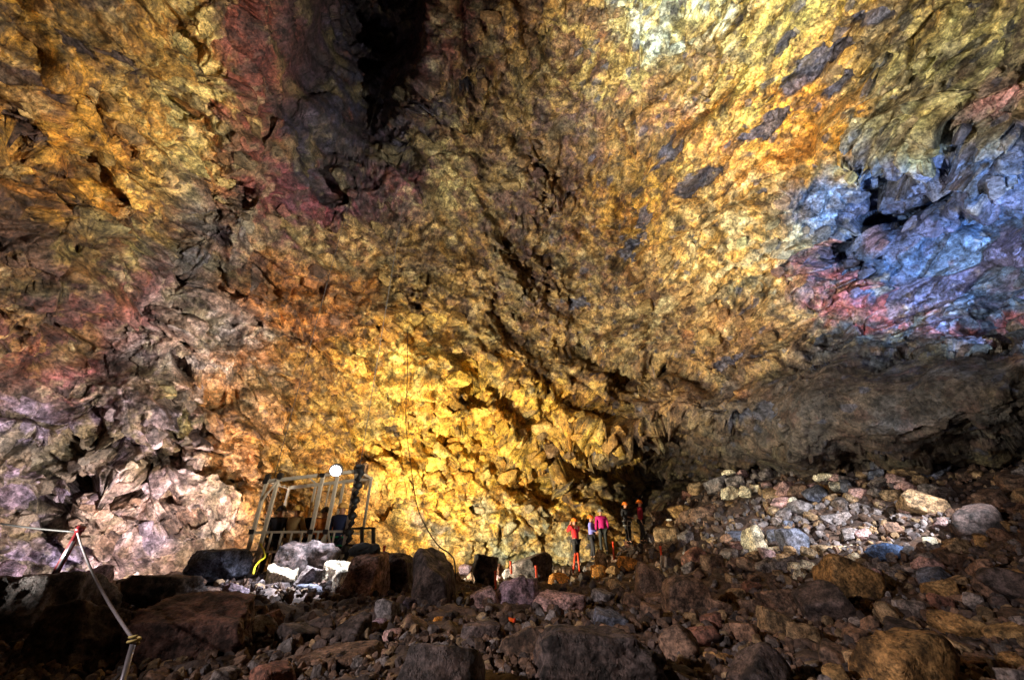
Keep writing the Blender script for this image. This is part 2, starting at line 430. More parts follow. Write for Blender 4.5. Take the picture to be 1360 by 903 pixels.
# colour regions of the rock, unlit shaft and cave mouth painted dark: px, py, rx, ry, rot, main, other, weight
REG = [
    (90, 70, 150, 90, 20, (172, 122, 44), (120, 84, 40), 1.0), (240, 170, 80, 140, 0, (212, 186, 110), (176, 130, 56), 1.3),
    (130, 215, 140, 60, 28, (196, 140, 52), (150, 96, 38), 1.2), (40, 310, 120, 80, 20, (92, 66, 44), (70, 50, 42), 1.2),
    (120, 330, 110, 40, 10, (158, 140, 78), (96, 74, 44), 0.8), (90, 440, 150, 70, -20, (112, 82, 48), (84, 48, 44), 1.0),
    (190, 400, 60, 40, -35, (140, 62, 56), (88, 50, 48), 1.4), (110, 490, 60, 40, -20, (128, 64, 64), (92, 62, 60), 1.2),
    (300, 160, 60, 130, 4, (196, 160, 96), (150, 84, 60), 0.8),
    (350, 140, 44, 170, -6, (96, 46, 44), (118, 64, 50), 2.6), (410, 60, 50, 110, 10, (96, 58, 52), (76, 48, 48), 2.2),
    (380, 272, 90, 26, 14, (120, 54, 58), (94, 54, 64), 2.6), (468, 100, 92, 165, 12, (44, 42, 56), (40, 34, 38), 5.0),  # heaviest region paints the shade inside the shaft
    (560, 40, 60, 80, 20, (70, 44, 46), (92, 48, 44), 2.4), (500, 230, 60, 50, 0, (98, 54, 52), (70, 50, 54), 2.4),  # shaft's right upper corner darkened by colour alone
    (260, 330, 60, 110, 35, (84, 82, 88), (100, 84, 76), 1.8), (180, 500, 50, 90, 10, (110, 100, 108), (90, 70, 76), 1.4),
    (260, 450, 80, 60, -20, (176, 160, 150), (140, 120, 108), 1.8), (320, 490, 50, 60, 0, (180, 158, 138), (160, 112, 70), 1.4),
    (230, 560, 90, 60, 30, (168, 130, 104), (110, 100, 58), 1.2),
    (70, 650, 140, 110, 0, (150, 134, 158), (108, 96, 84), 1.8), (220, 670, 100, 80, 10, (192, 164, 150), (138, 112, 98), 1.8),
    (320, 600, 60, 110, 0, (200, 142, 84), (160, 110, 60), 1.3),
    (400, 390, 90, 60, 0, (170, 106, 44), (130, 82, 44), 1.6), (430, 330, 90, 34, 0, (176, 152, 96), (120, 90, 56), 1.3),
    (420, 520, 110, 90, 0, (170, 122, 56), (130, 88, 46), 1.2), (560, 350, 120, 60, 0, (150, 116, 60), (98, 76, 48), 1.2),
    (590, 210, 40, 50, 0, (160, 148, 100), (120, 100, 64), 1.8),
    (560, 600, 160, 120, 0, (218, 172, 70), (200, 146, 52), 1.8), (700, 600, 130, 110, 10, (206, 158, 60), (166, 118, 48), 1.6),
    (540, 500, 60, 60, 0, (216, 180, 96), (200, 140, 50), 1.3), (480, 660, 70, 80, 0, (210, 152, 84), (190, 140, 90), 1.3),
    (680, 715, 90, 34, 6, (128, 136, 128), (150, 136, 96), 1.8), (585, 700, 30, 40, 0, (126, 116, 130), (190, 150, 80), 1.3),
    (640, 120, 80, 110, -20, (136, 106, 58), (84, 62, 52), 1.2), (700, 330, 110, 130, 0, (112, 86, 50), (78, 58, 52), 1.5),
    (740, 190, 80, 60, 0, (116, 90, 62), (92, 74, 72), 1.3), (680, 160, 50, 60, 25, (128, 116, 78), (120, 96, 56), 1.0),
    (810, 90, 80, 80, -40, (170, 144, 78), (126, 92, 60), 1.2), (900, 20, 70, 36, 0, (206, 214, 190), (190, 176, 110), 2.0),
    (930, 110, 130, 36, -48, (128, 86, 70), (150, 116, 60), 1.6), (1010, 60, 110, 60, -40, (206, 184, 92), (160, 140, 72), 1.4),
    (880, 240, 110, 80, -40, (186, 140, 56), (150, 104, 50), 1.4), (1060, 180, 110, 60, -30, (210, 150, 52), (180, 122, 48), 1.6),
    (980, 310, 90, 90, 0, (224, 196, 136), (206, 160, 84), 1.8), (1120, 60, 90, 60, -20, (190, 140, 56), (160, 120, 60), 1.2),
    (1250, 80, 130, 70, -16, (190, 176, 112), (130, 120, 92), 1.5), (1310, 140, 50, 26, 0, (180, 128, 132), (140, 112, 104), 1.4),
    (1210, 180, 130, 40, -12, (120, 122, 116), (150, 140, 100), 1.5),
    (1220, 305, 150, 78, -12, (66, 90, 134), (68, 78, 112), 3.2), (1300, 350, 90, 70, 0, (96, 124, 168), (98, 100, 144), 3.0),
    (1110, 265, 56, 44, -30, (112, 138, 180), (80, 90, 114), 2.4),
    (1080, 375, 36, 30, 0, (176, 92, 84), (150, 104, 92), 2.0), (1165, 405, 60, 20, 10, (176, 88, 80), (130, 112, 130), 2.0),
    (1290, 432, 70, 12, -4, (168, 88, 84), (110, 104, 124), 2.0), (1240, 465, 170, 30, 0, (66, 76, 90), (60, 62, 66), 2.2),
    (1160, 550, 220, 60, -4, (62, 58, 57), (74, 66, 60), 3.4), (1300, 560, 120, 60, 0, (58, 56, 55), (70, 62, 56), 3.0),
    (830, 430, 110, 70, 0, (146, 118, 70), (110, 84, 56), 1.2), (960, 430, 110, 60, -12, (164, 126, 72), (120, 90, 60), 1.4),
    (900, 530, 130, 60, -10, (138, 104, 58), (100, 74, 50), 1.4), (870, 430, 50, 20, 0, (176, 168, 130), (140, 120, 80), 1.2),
    (870, 640, 90, 60, 0, (66, 54, 44), (54, 46, 42), 1.8), (760, 470, 80, 50, 0, (132, 102, 58), (100, 78, 52), 1.0),  # cave mouth region painted dark, as unlit rock
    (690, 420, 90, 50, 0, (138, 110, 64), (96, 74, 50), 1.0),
]
SLATE = [(1075, 95, 62, 20, -36), (1155, 30, 40, 14, -12), (1020, 165, 40, 12, -38), (1110, 120, 34, 8, -30), (930, 240, 40, 16, -30),
         (1040, 60, 20, 8, -40), (620, 116, 14, 9, 0), (765, 405, 14, 10, 0), (840, 330, 30, 12, -40), (1005, 555, 40, 18, -20),
         (262, 572, 14, 12, 20), (290, 315, 26, 18, 20), (100, 60, 40, 9, 40), (185, 95, 10, 6, 30), (150, 70, 34, 9, 34), (40, 180, 40, 26, 35),
         (20, 100, 60, 10, 30), (970, 480, 20, 6, -20), (985, 470, 20, 6, -20), (615, 532, 12, 6, 0), (660, 570, 10, 7, 30), (530, 576, 16, 5, 25),
         (516, 668, 6, 9, 0), (480, 620, 14, 20, 0), (900, 200, 26, 10, -40), (860, 290, 16, 26, -30)]

def slate_mask(q, px, py):
    sl = np.zeros(len(q), np.float32)
    jx = fbm(q * 1.6, 3, 261) * 22; jy = fbm(q * 1.6 + 4, 3, 263) * 22
    for (x, y, rx, ry, rot) in SLATE:
        sl = np.maximum(sl, gauss(px + jx, py + jy, x, y, rx, ry, rot, 3.0))
    return sstep(0.48, 0.54, sl * 0.8 + 0.8 * fbm(q * 2.6, 4, 265, 0.66)) * (sl > 0.04)
def wall_detail(P, N, px0, py0, shaft, step):
    dbig = np.clip(0.22 / step, 0, 1); dmid = np.clip(0.10 / step, 0, 1) ** 1.5; dsml = np.clip(0.085 / step, 0, 1) ** 2
    q = P.astype(np.float32)
    warp = np.stack([fbm(q * 0.45 + k * 7.7, 3, 40 + k) for k in range(3)], 1) * 0.55
    w2 = np.stack([fbm(q * 1.8 + k * 3.3, 2, 60 + k) for k in range(3)], 1) * 0.16
    qw = q + warp * 0.5 + w2 * 0.7
    right = sstep(700, 1000, px0)
    left = sstep(520, 300, px0)
    pr = rot_y(qw, 26) * np.array([0.55, 0.8, 1.25], np.float32)
    pl = rot_y(qw, -24) * np.array([0.7, 0.8, 1.0], np.float32)
    # block size classes
    aR, eR, hR = facets(pr * 0.8, 71)
    aL, eL, hL = facets(pl * 0.8, 81)
    big = aR * right + aL * (1 - right)
    ebig = eR * right + eL * (1 - right)
    mid, emid, hmid = facets(np.where((right > 0.5)[:, None], pr * 2.1, pl * 1.9), 91)
    sml, esml, hs = facets(qw * np.array([3.6, 3.6, 4.4], np.float32), 101)
    rough = fbm(q * 2.2, 4, 111)
    fine = fbm(q * 7.0, 3, 121)
    qf = q + warp * 0.5
    sq = np.where((right > 0.5)[:, None], rot_y(qf, 26) * np.array([0.6, 0.9, 1.3], np.float32), rot_y(qf, -18) * np.array([0.8, 0.9, 1.1], np.float32))
    rid = ridged(sq * 0.55, 3, 131)
    rid2 = ridged(sq * 1.7 + 7, 3, 133)
    rid3 = ridged(sq * 4.6 + 3, 2, 135)
    # how blocky each part of the wall is: broken faces in places, slaggy crust elsewhere
    patch = sstep(-0.15, 0.30, fbm(q * 0.28, 3, 141))
    blk = 0.24 + 0.66 * patch
    blk = blk + 0.55 * gauss(px0, py0, 690, 610, 170, 110, 10) + 0.70 * gauss(px0, py0, 170, 650, 230, 120) + 0.25 * gauss(px0, py0, 1250, 150, 160, 60)
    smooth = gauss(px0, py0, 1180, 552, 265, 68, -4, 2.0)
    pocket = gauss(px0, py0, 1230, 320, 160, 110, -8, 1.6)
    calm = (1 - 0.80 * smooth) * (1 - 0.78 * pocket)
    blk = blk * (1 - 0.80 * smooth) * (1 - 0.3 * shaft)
    jm = sstep(0.0, 0.35, fbm(q * 0.6 + 50, 3, 143) + 0.15)
    crack = sstep(0.06, 0.0, ebig) * jm
    crackm = sstep(0.05, 0.0, emid) * jm * patch
    h = blk * (0.80 * big * dbig + (0.46 * mid * dmid + 0.14 * sml * dsml) * (1 - 0.8 * pocket)) - 0.25 * crack * blk * dmid - 0.14 * crackm * blk * dsml
    h = h + calm * (1 - 0.45 * gauss(px0, py0, 690, 610, 170, 110, 10)) * (0.40 * (rid - 0.5) * dbig + 0.10 * (rid2 - 0.5) * dmid + 0.03 * (rid3 - 0.5) * dsml + 0.14 * rough * dmid + 0.08 * fine * dsml)
    # long ledges and faults
    tq = np.where((right > 0.5)[:, None], rot_y(q + warp * 0.8, 26) * np.array([0.5, 0.9, 1.5], np.float32), rot_y(q + warp * 0.8, -30) * np.array([0.6, 0.9, 1.4], np.float32)) + w2
    t1 = np.tanh(16 * (pnoise(tq * 0.30, 171) + 0.12 * rough)); t2 = np.tanh(14 * (pnoise(tq * 0.62 + 9, 173) + 0.15 * rough))
    h = h + calm * (0.34 * t1 * dmid + 0.17 * t2 * dmid)
    # smooth lower bulge and blue hollow: long bedding cracks
    bed = sstep(0.84, 1.0, ridged(rot_y(q + warp, 8) * np.array([0.16, 0.3, 0.9], np.float32), 2, 151))
    h = h - 0.45 * bed * np.maximum(smooth, pocket * 0.8)
    sl = slate_mask(q, px0, py0)
    h = h - 0.20 * sl * dmid
    P2 = P + N * h[:, None] + np.stack([0 * h, 0 * h, -0.35 * np.clip(h, -1, 1)], 1)   # blocks droop: undersides overhang
    return P2, dict(warp=warp, blk=blk, crack=crack, crackm=crackm, emid=emid, hbig=np.where(right > 0.5, hR, hL), hmid=hmid, hsml=hs, esml=esml,
                    rough=rough, fine=fine, rid=rid, rid2=rid2, smooth=smooth, sl=sl, pocket=pocket, shaft=shaft)

def wall_colors(P, px, py, d):
    q = P.astype(np.float32); n = len(q)
    ju = fbm(q * 0.5, 4, 201) * 46 + fbm(q * 2.2, 3, 203) * 18
    jv = fbm(q * 0.5 + 5, 4, 205) * 46 + fbm(q * 2.2 + 5, 3, 207) * 18
    z0 = np.zeros_like(d['hmid'])
    rb = _f(_h(d['hbig'], z0, z0, 5)); rm = _f(_h(d['hmid'], z0, z0, 6)); rs = _f(_h(d['hsml'], z0, z0, 7))
    jb = 0.4 + d['blk']
    ju = ju + ((rm - 0.5) * 34 + (rb - 0.5) * 40) * jb
    jv = jv + ((_f(_h(d['hmid'], z0, z0, 9)) - 0.5) * 34 + (_f(_h(d['hbig'], z0, z0, 10)) - 0.5) * 40) * jb
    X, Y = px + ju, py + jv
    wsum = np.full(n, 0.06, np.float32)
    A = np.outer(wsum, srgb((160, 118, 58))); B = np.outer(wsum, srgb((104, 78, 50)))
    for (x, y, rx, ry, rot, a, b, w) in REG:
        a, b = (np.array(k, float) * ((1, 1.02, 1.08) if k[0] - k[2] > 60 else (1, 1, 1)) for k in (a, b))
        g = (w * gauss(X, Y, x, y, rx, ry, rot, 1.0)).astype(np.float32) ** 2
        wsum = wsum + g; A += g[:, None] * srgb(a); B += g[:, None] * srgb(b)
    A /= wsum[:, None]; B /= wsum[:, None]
    z0 = np.zeros_like(d['hmid'])
    rb = _f(_h(d['hbig'], z0, z0, 5)); rm = _f(_h(d['hmid'], z0, z0, 6)); rs = _f(_h(d['hsml'], z0, z0, 7))
    mix = sstep(-0.10, 0.14, 1.1 * d['pocket'] * (rb - 0.5) + (1 - 0.6 * d['pocket']) * (fbm(q * 0.9, 5, 211, 0.62) + 0.5 * (rm - 0.5) + 0.25 * (rs - 0.5)))
    c = A * (1 - mix[:, None]) + B * mix[:, None]
    # brightness per block and mottling
    mot = fbm(q * 3.0, 4, 221, 0.65) * (1 - 0.5 * d['pocket'])
    c *= (1.08 + (0.5 * (rm - 0.5) + 0.3 * (rs - 0.5)) * d['blk'] + 0.2 * (rb - 0.5) + 0.9 * mot * (1 - 0.6 * d['smooth']) + 0.5 * d['fine'] * (1 - 0.6 * d['smooth']) + 0.35 * (d['rid2'] - 0.5))[:, None].clip(0.3, 2.0)
    # pale mineral crust and rust streaks
    crust = sstep(0.12, 0.26, fbm(q * np.array([1.1, 1.1, 0.8], np.float32) + 20, 5, 231, 0.62)) * (1 - d['smooth']) * (1 - sstep(0.02, 0.3, d['shaft']))
    c = c * (1 - 0.45 * crust[:, None]) + 0.45 * crust[:, None] * (A * 0.5 + 0.5 * srgb((226, 208, 158)))
    dark = sstep(0.08, 0.20, fbm(q * 1.5 + 30, 5, 241, 0.6)) * (1 - 0.7 * d['pocket'])
    c = c * (1 - 0.68 * dark[:, None]) + 0.68 * dark[:, None] * srgb((66, 50, 46))
    rust = sstep(0.22, 0.5, fbm(q * 0.8 + 40, 4, 251))
    c = c * (1 - 0.32 * rust[:, None]) + 0.32 * rust[:, None] * srgb((150, 88, 44)) * (1 - 0.6 * d['smooth'])[:, None]
    olive = sstep(0.05, 0.22, fbm(q * 0.55 + 70, 5, 271, 0.62)) * (1 - d['smooth']) * (1 - d['pocket'])
    c = c * (1 - 0.5 * olive[:, None]) + 0.5 * olive[:, None] * srgb((112, 100, 66)) * (1 + 0.8 * mot)[:, None]
    # slate clasts
    sl = d['sl']
    speck = ((rs < 0.05) & (d['esml'] > 0.05)).astype(np.float32) * 0.8
    sl = np.maximum(sl, speck * sstep(600, 800, px))
    c = c * (1 - 0.85 * sl[:, None]) + 0.85 * sl[:, None] * np.where((px > 560)[:, None], srgb((66, 70, 88)), srgb((58, 46, 50))) * (1 + 1.1 * mot)[:, None]
    # joints darker than the blocks
    c *= (1 - 0.30 * d['crack'] - 0.20 * d['crackm'])[:, None].clip(0.25, 1)
    return np.clip(c, 0.004, 0.85)

def build_wall():
    nr, nc = 690, 1120
    a = np.linspace(-1.62, 1.62, nc); b = np.linspace(-0.74, 1.16, nr)
    bb, aa = np.meshgrid(b, a, indexing='ij')
    pt = R(26)
    fw = np.array([0, math.cos(pt), math.sin(pt)]); up = np.array([0, -math.sin(pt), math.cos(pt)]); rt = np.array([1.0, 0, 0])
    D = fw + aa.reshape(-1, 1) * rt + bb.reshape(-1, 1) * up
    D /= np.linalg.norm(D, axis=1, keepdims=True)
    P, px0, py0, shaft = wall_points(D)
    N = smooth_grid(grid_normals(P, nr, nc), nr, nc, 6)
    G = P.reshape(nr, nc, 3)
    step = np.maximum(np.linalg.norm(np.gradient(G, axis=0), axis=2), np.linalg.norm(np.gradient(G, axis=1), axis=2)).ravel()
    P2, d = wall_detail(P, N, px0, py0, shaft, step)
    px, py = project(P2)
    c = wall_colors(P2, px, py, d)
    idx = np.arange(nr * nc).reshape(nr, nc)
    Q = np.stack([idx[:-1, :-1], idx[1:, :-1], idx[1:, 1:], idx[:-1, 1:]], -1).reshape(-1, 4)
    # the shell goes on behind the viewer, coarser
    nb, na = 90, 140
    th = np.linspace(0, 2 * math.pi, na, endpoint=False); ph = np.linspace(R(-12), R(89), nb)
    pp, tt = np.meshgrid(ph, th, indexing='ij')
    D3 = np.stack([np.cos(pp) * np.sin(tt), np.cos(pp) * np.cos(tt), np.sin(pp)], -1).reshape(-1, 3)
    la = D3 @ rt / np.maximum(D3 @ fw, 1e-4); lb = D3 @ up / np.maximum(D3 @ fw, 1e-4)
    keep = ~((D3 @ fw > 0.05) & (np.abs(la) < 1.58) & (lb > -0.72) & (lb < 1.13))
    P3, px3, py3, sh3 = wall_points(D3)
    q3 = P3.astype(np.float32)
    P3 = P3 + D3 * (fbm(q3 * 0.5, 4, 77) * 0.9)[:, None]
    c3 = np.outer(0.75 + 0.5 * fbm(q3 * 0.9, 4, 78), srgb((128, 96, 56))).clip(0.01, 0.7)
    id3 = np.arange(nb * na).reshape(nb, na)
    i4 = np.stack([id3[:-1], id3[1:], np.roll(id3, -1, 1)[1:], np.roll(id3, -1, 1)[:-1]], -1).reshape(-1, 4)
    i4 = i4[keep[i4].all(1)]
    V = np.vstack([P2, P3]); CC = np.vstack([c, c3]); QQ = np.vstack([Q, i4 + len(P2)])
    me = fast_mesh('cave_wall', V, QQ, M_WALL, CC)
    o = link(bpy.data.objects.new('cave_wall', me)); tag(o, kind='structure')
    return o, P2, N, px, py, c
WALL, WP, WN, WPX, WPY, WC = build_wall()

# ------------------------------------------------------------------ rubble floor mesh
def build_floor():
    na, nr = 420, 330
    th = np.linspace(R(-180), R(180), na)
    rr = np.concatenate([np.linspace(0.0, 0.8, 6), np.geomspace(0.95, 29, nr - 6)])
    # more columns ahead
    th = th - 0.45 * np.sin(th)
    T, RR = np.meshgrid(th, rr, indexing='ij')
    x = (RR * np.sin(T)).ravel(); y = (RR * np.cos(T)).ravel()
    z = ground(x, y)
    q = np.stack([x, y, z], 1).astype(np.float32)
    a, e, h = facets(q * np.array([1.5, 1.5, 0.1], np.float32) + fbm(q * 2, 2, 301)[:, None] * 0.25, 303)
    a2, e2, h2 = facets(q * np.array([4.5, 4.5, 0.1], np.float32), 309)
    z = z + 0.05 * a2 + 0.12 * a + 0.05 * fbm(q * 3, 4, 305) + 0.12 * fbm(q * 0.7, 2, 307) - 0.06
    m = sstep(-0.2, 0.3, fbm(q * 1.2, 4, 311))
    c = np.outer(1 - m, srgb((88, 70, 60))) + np.outer(m, srgb((60, 50, 48)))
    c *= (1 + 0.6 * fbm(q * 5, 3, 313))[:, None]
    idx = np.arange(na * len(rr)).reshape(na, len(rr))
    Q = np.stack([idx[:-1, :-1], idx[:-1, 1:], idx[1:, 1:], idx[1:, :-1]], -1).reshape(-1, 4)
    me = fast_mesh('rubble_floor', np.stack([x, y, z], 1), Q, M_RUBBLE, np.clip(c, 0.01, 0.6))
    return tag(link(bpy.data.objects.new('rubble_floor', me)), kind='structure')
build_floor()

# ------------------------------------------------------------------ rocks
def rock_shape(sub, seed, planes=13, soft=0.06, noise=0.05, flat=1.0):
    """a broken stone: a chopped sphere with slightly worn edges"""
    V, Fc = ICO[sub]
    r = np.random.default_rng(seed)
    box = np.array([[1, 0, 0], [-1, 0, 0], [0, 1, 0], [0, -1, 0], [0, 0, 1], [0, 0, -1]], float) + r.normal(size=(6, 3)) * 0.24
    n = np.vstack([box, r.normal(size=(max(planes - 6, 2), 3))]); n /= np.linalg.norm(n, axis=1, keepdims=True)
    h = np.concatenate([r.uniform(0.55, 0.78, 6), r.uniform(0.66, 0.98, len(n) - 6)])
    dn = V @ n.T
    rad = np.where(dn > 0.05, h / np.maximum(dn, 0.05), 9.0)
    rad = np.minimum(rad, 1.15)
    k = 1.0 / soft
    sm = -np.log(np.exp(-k * rad).sum(1) + math.exp(-k * 1.15)) / k
    P = V * sm[:, None]
    off = r.uniform(0, 60, 3).astype(np.float32)
    P = P * (1 + noise * fbm(V * 2.2 + off, 4, 3) + 0.6 * noise * ridged(V * 1.4 + off, 2, 8) + 0.3 * noise * ridged(V * 5 + off, 3, 9))[:, None]
    P[:, 2] *= flat
    return P, Fc
PROTO = []
for k in range(26):
    P, Fc = rock_shape(4, 500 + k, planes=9 + k % 6, soft=0.012 + 0.02 * (k % 3 == 0), noise=0.14)
    PROTO.append(fast_mesh('boulder', P, Fc, M_ROCK, smooth=True))

PALETTE = {'brown': (108, 84, 70), 'dark': (74, 62, 60), 'grey': (112, 104, 104), 'ochre': (142, 110, 70), 'tan': (140, 116, 88),
           'pink': (158, 128, 126), 'blue': (70, 92, 132), 'cream': (206, 196, 172), 'red': (116, 78, 66), 'orange': (190, 126, 52), 'slate': (92, 96, 112), 'purple': (128, 108, 122)}
def put_rock(me, pos, size, rot, col, name='boulder'):
    o = bpy.data.objects.new(name, me); link(o)
    o.location = tuple(map(float, pos)); o.scale = tuple(map(float, size)); o.rotation_euler = rot
    c = srgb(PALETTE[col] if isinstance(col, str) else col) * random.uniform(0.88, 1.12)
    o.color = (*map(float, c), 1.0)
    return o

# the stones one would point at: pixel centre, pixel width, pixel height, metres ahead (None: from the ground), colour, subdivision, label
HERO = [
    (575, 782, 62, 100, 8.2, 'dark', 5, 'tall upright dark block with a flat top, beside the black hose', 0.5),
    (488, 775, 48, 78, 8.6, 'pink', 5, 'tall rounded reddish grey boulder carrying the black bag', 0.4),
    (527, 765, 48, 60, 9.4, 'dark', 5, 'dark angular boulder between the bag boulder and the tall upright block', 0.0),
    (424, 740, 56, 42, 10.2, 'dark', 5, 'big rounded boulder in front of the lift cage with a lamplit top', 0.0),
    (376, 768, 44, 40, 9.7, 'cream', 5, 'pale lamplit stone under the big rounded boulder by the cage', 0.4),  # cream colour brightens the stone as lamplight would
    (446, 772, 40, 50, 9.7, 'cream', 5, 'pale lamplit stone leaning on the reddish grey boulder', 0.0),  # lamplight put into the cream colour here too
    (415, 796, 50, 36, 9.2, 'slate', 4, 'slate stone wedged below the two pale lamplit stones', 0.0),
    (412, 770, 34, 34, 9.6, 'grey', 5, 'small jagged lamplit stone between the two pale ones', 0.0),
    (362, 790, 40, 30, 9.3, 'dark', 4, 'dark angular stone left below the lamplit stones', 0.0),
    (462, 800, 34, 28, 9.1, 'slate', 4, 'slate stone at the foot of the reddish grey boulder', 0.0),
    (392, 742, 50, 44, 10.0, 'dark', 5, 'dark jagged boulder half hiding the lift cage floor', 0.0),
    (290, 744, 72, 30, 10.2, 'slate', 5, 'low dark blue grey boulder in front of the pink wall', 0.0),
    (262, 852, 150, 110, 4.9, (92, 64, 56), 6, 'large reddish brown slab with a pale upper edge, beside the rope pole', 0.0),
    (20, 838, 150, 140, 5.4, 'dark', 6, 'large dark boulder under the leaning red rope post', 0.0),
    (120, 858, 130, 110, 4.6, 'dark', 6, 'dark jagged boulder between the red rope post and the silver pole', 0.1),
    (215, 785, 90, 40, 7.4, 'dark', 5, 'long dark ledge stone behind the reddish brown slab', 0.0),
    (690, 800, 62, 62, 8.6, 'purple', 5, 'purple grey wedge shaped boulder with a sharp ridge, behind the fallen orange stakes', 0.0),
    (740, 812, 74, 48, 8.4, 'pink', 5, 'pinkish boulder right beside the purple grey wedge', 0.0),
    (640, 800, 50, 40, 8.4, 'pink', 4, 'small pink grey slab between the tall block and the purple wedge', 0.0),
    (645, 752, 34, 30, 13.2, 'dark', 5, 'dark standing stone at the foot of the golden wall', 0.0),
    (913, 797, 66, 60, 8.8, 'brown', 5, 'large round brown boulder in the middle of the rubble slope', 0.6),
    (862, 770, 40, 44, 10.8, 'brown', 4, 'brown standing boulder uphill of the large round one', 0.6),
    (590, 888, 110, 62, 3.5, 'dark', 6, 'big smooth round boulder with a dull grey top', 0.8),
    (795, 880, 170, 86, 4.0, 'dark', 6, 'massive dark jagged boulder at the bottom of the slope', 0.0),
    (700, 865, 90, 60, 4.9, 'brown', 5, 'brown squat boulder between the smooth round boulder and the dark jagged one', 0.0),
    (1290, 842, 96, 34, 5.4, 'ochre', 5, 'long ochre slab lying aslant on the dark slope', 0.0),
    (1187, 737, 62, 26, 10.2, 'blue', 5, 'flat blue boulder at the edge of the lamplit rubble', 0.0),
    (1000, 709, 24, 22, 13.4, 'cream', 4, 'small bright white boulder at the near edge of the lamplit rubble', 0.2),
    (1062, 627, 58, 40, 17.6, 'grey', 5, 'large grey boulder under the overhang', 0.3),
    (1115, 695, 58, 30, 13.6, 'grey', 5, 'broad grey slab in the middle of the lamplit rubble', 0.2),
    (1168, 688, 46, 30, 13.2, 'grey', 4, 'rounded pale grey boulder uphill of the blue boulder', 0.6),
    (1052, 717, 40, 30, 12.6, 'slate', 4, 'bluish boulder next to the small bright white one', 0.4),
    (1100, 735, 36, 22, 11.8, 'tan', 4, 'cream and tan boulder left of the blue boulder', 0.4),
    (1225, 708, 36, 24, 11.8, 'grey', 4, 'pale boulder with bright rim right above the blue boulder', 0.4),
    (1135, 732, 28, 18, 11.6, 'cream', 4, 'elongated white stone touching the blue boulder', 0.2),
    (1195, 780, 46, 22, 9.6, 'ochre', 4, 'ochre stone just below the blue boulder', 0.2),
    (1300, 655, 36, 16, 12.8, 'ochre', 4, 'orange tan boulder under the right end of the overhang', 0.4),
    (940, 690, 84, 48, 19.0, 'brown', 5, 'big brown block beside the people in the black and crimson jackets', 0.0),
    (985, 685, 50, 40, 17.8, 'ochre', 4, 'ochre angular boulder on the crest of the slope', 0.0),
    (905, 680, 36, 16, 19.6, 'ochre', 4, 'yellow flat stone on top of the big brown block', 0.0),
    (742, 768, 30, 14, 14.6, 'orange', 4, 'orange stone in front of the person in the red jacket', 0.3),
    (833, 748, 26, 18, 16.4, 'orange', 4, 'orange stone in front of the person in the magenta jacket', 0.3),
    (795, 757, 22, 14, 15.8, 'orange', 3, 'small orange stone between two brown boulders below the hikers', 0.3),
    (797, 737, 16, 14, 17.4, 'tan', 3, 'rounded brown stone at the feet of the person in lavender', 0.5),
    (705, 744, 60, 20, 15.8, 'dark', 5, 'low dark brown bank stone left of the person in the red jacket', 0.3),
    (810, 832, 44, 44, 7.0, 'slate', 4, 'blue grey pointed stone between pink grey boulders', 0.0),
    (955, 885, 60, 36, 5.0, 'ochre', 5, 'dull ochre boulder low on the slope', 0.3),
    (1040, 800, 60, 34, 8.2, 'brown', 5, 'brown boulder roofing a dark hollow', 0.2),
    (583, 832, 16, 22, 6.4, 'orange', 3, 'small rusty orange stone below the tall upright block', 0.3),
    (385, 825, 22, 18, 6.8, 'ochre', 3, 'small ochre stone below the lamplit stones', 0.5),
    (338, 885, 18, 14, 4.6, 'ochre', 3, 'small yellow stone beside the reddish brown slab', 0.5),
    (460, 880, 110, 40, 4.6, 'brown', 5, 'long low brown boulder left of the smooth round one', 0.4),
    (640, 850, 60, 44, 5.4, 'dark', 5, 'dark boulder just below the fallen orange stakes', 0.2),
]
HEROBOX = []
for k, (px, py, w, hgt, Y, col, sub, label, rnd) in enumerate(HERO):
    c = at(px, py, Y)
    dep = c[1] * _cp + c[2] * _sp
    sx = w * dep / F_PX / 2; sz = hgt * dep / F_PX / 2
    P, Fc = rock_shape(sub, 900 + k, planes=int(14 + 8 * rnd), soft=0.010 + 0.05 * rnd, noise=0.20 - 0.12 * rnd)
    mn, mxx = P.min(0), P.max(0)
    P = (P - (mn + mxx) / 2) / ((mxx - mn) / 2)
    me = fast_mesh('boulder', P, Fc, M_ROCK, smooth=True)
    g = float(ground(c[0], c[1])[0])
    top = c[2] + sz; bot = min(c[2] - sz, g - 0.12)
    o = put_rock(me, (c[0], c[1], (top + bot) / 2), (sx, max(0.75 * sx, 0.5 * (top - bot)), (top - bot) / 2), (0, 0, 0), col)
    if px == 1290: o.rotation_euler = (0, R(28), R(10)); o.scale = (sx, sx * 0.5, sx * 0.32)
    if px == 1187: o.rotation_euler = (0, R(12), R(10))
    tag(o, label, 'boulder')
    HEROBOX.append((px, py, w, hgt, Y))

import re
SHORT = [re.split(r', | with | in | at | beside | between | behind | under | below | carrying | lying | wedged | leaning | right | left | touching | next | uphill | just | roofing | on | of | low ', h[7])[0] for h in HERO]
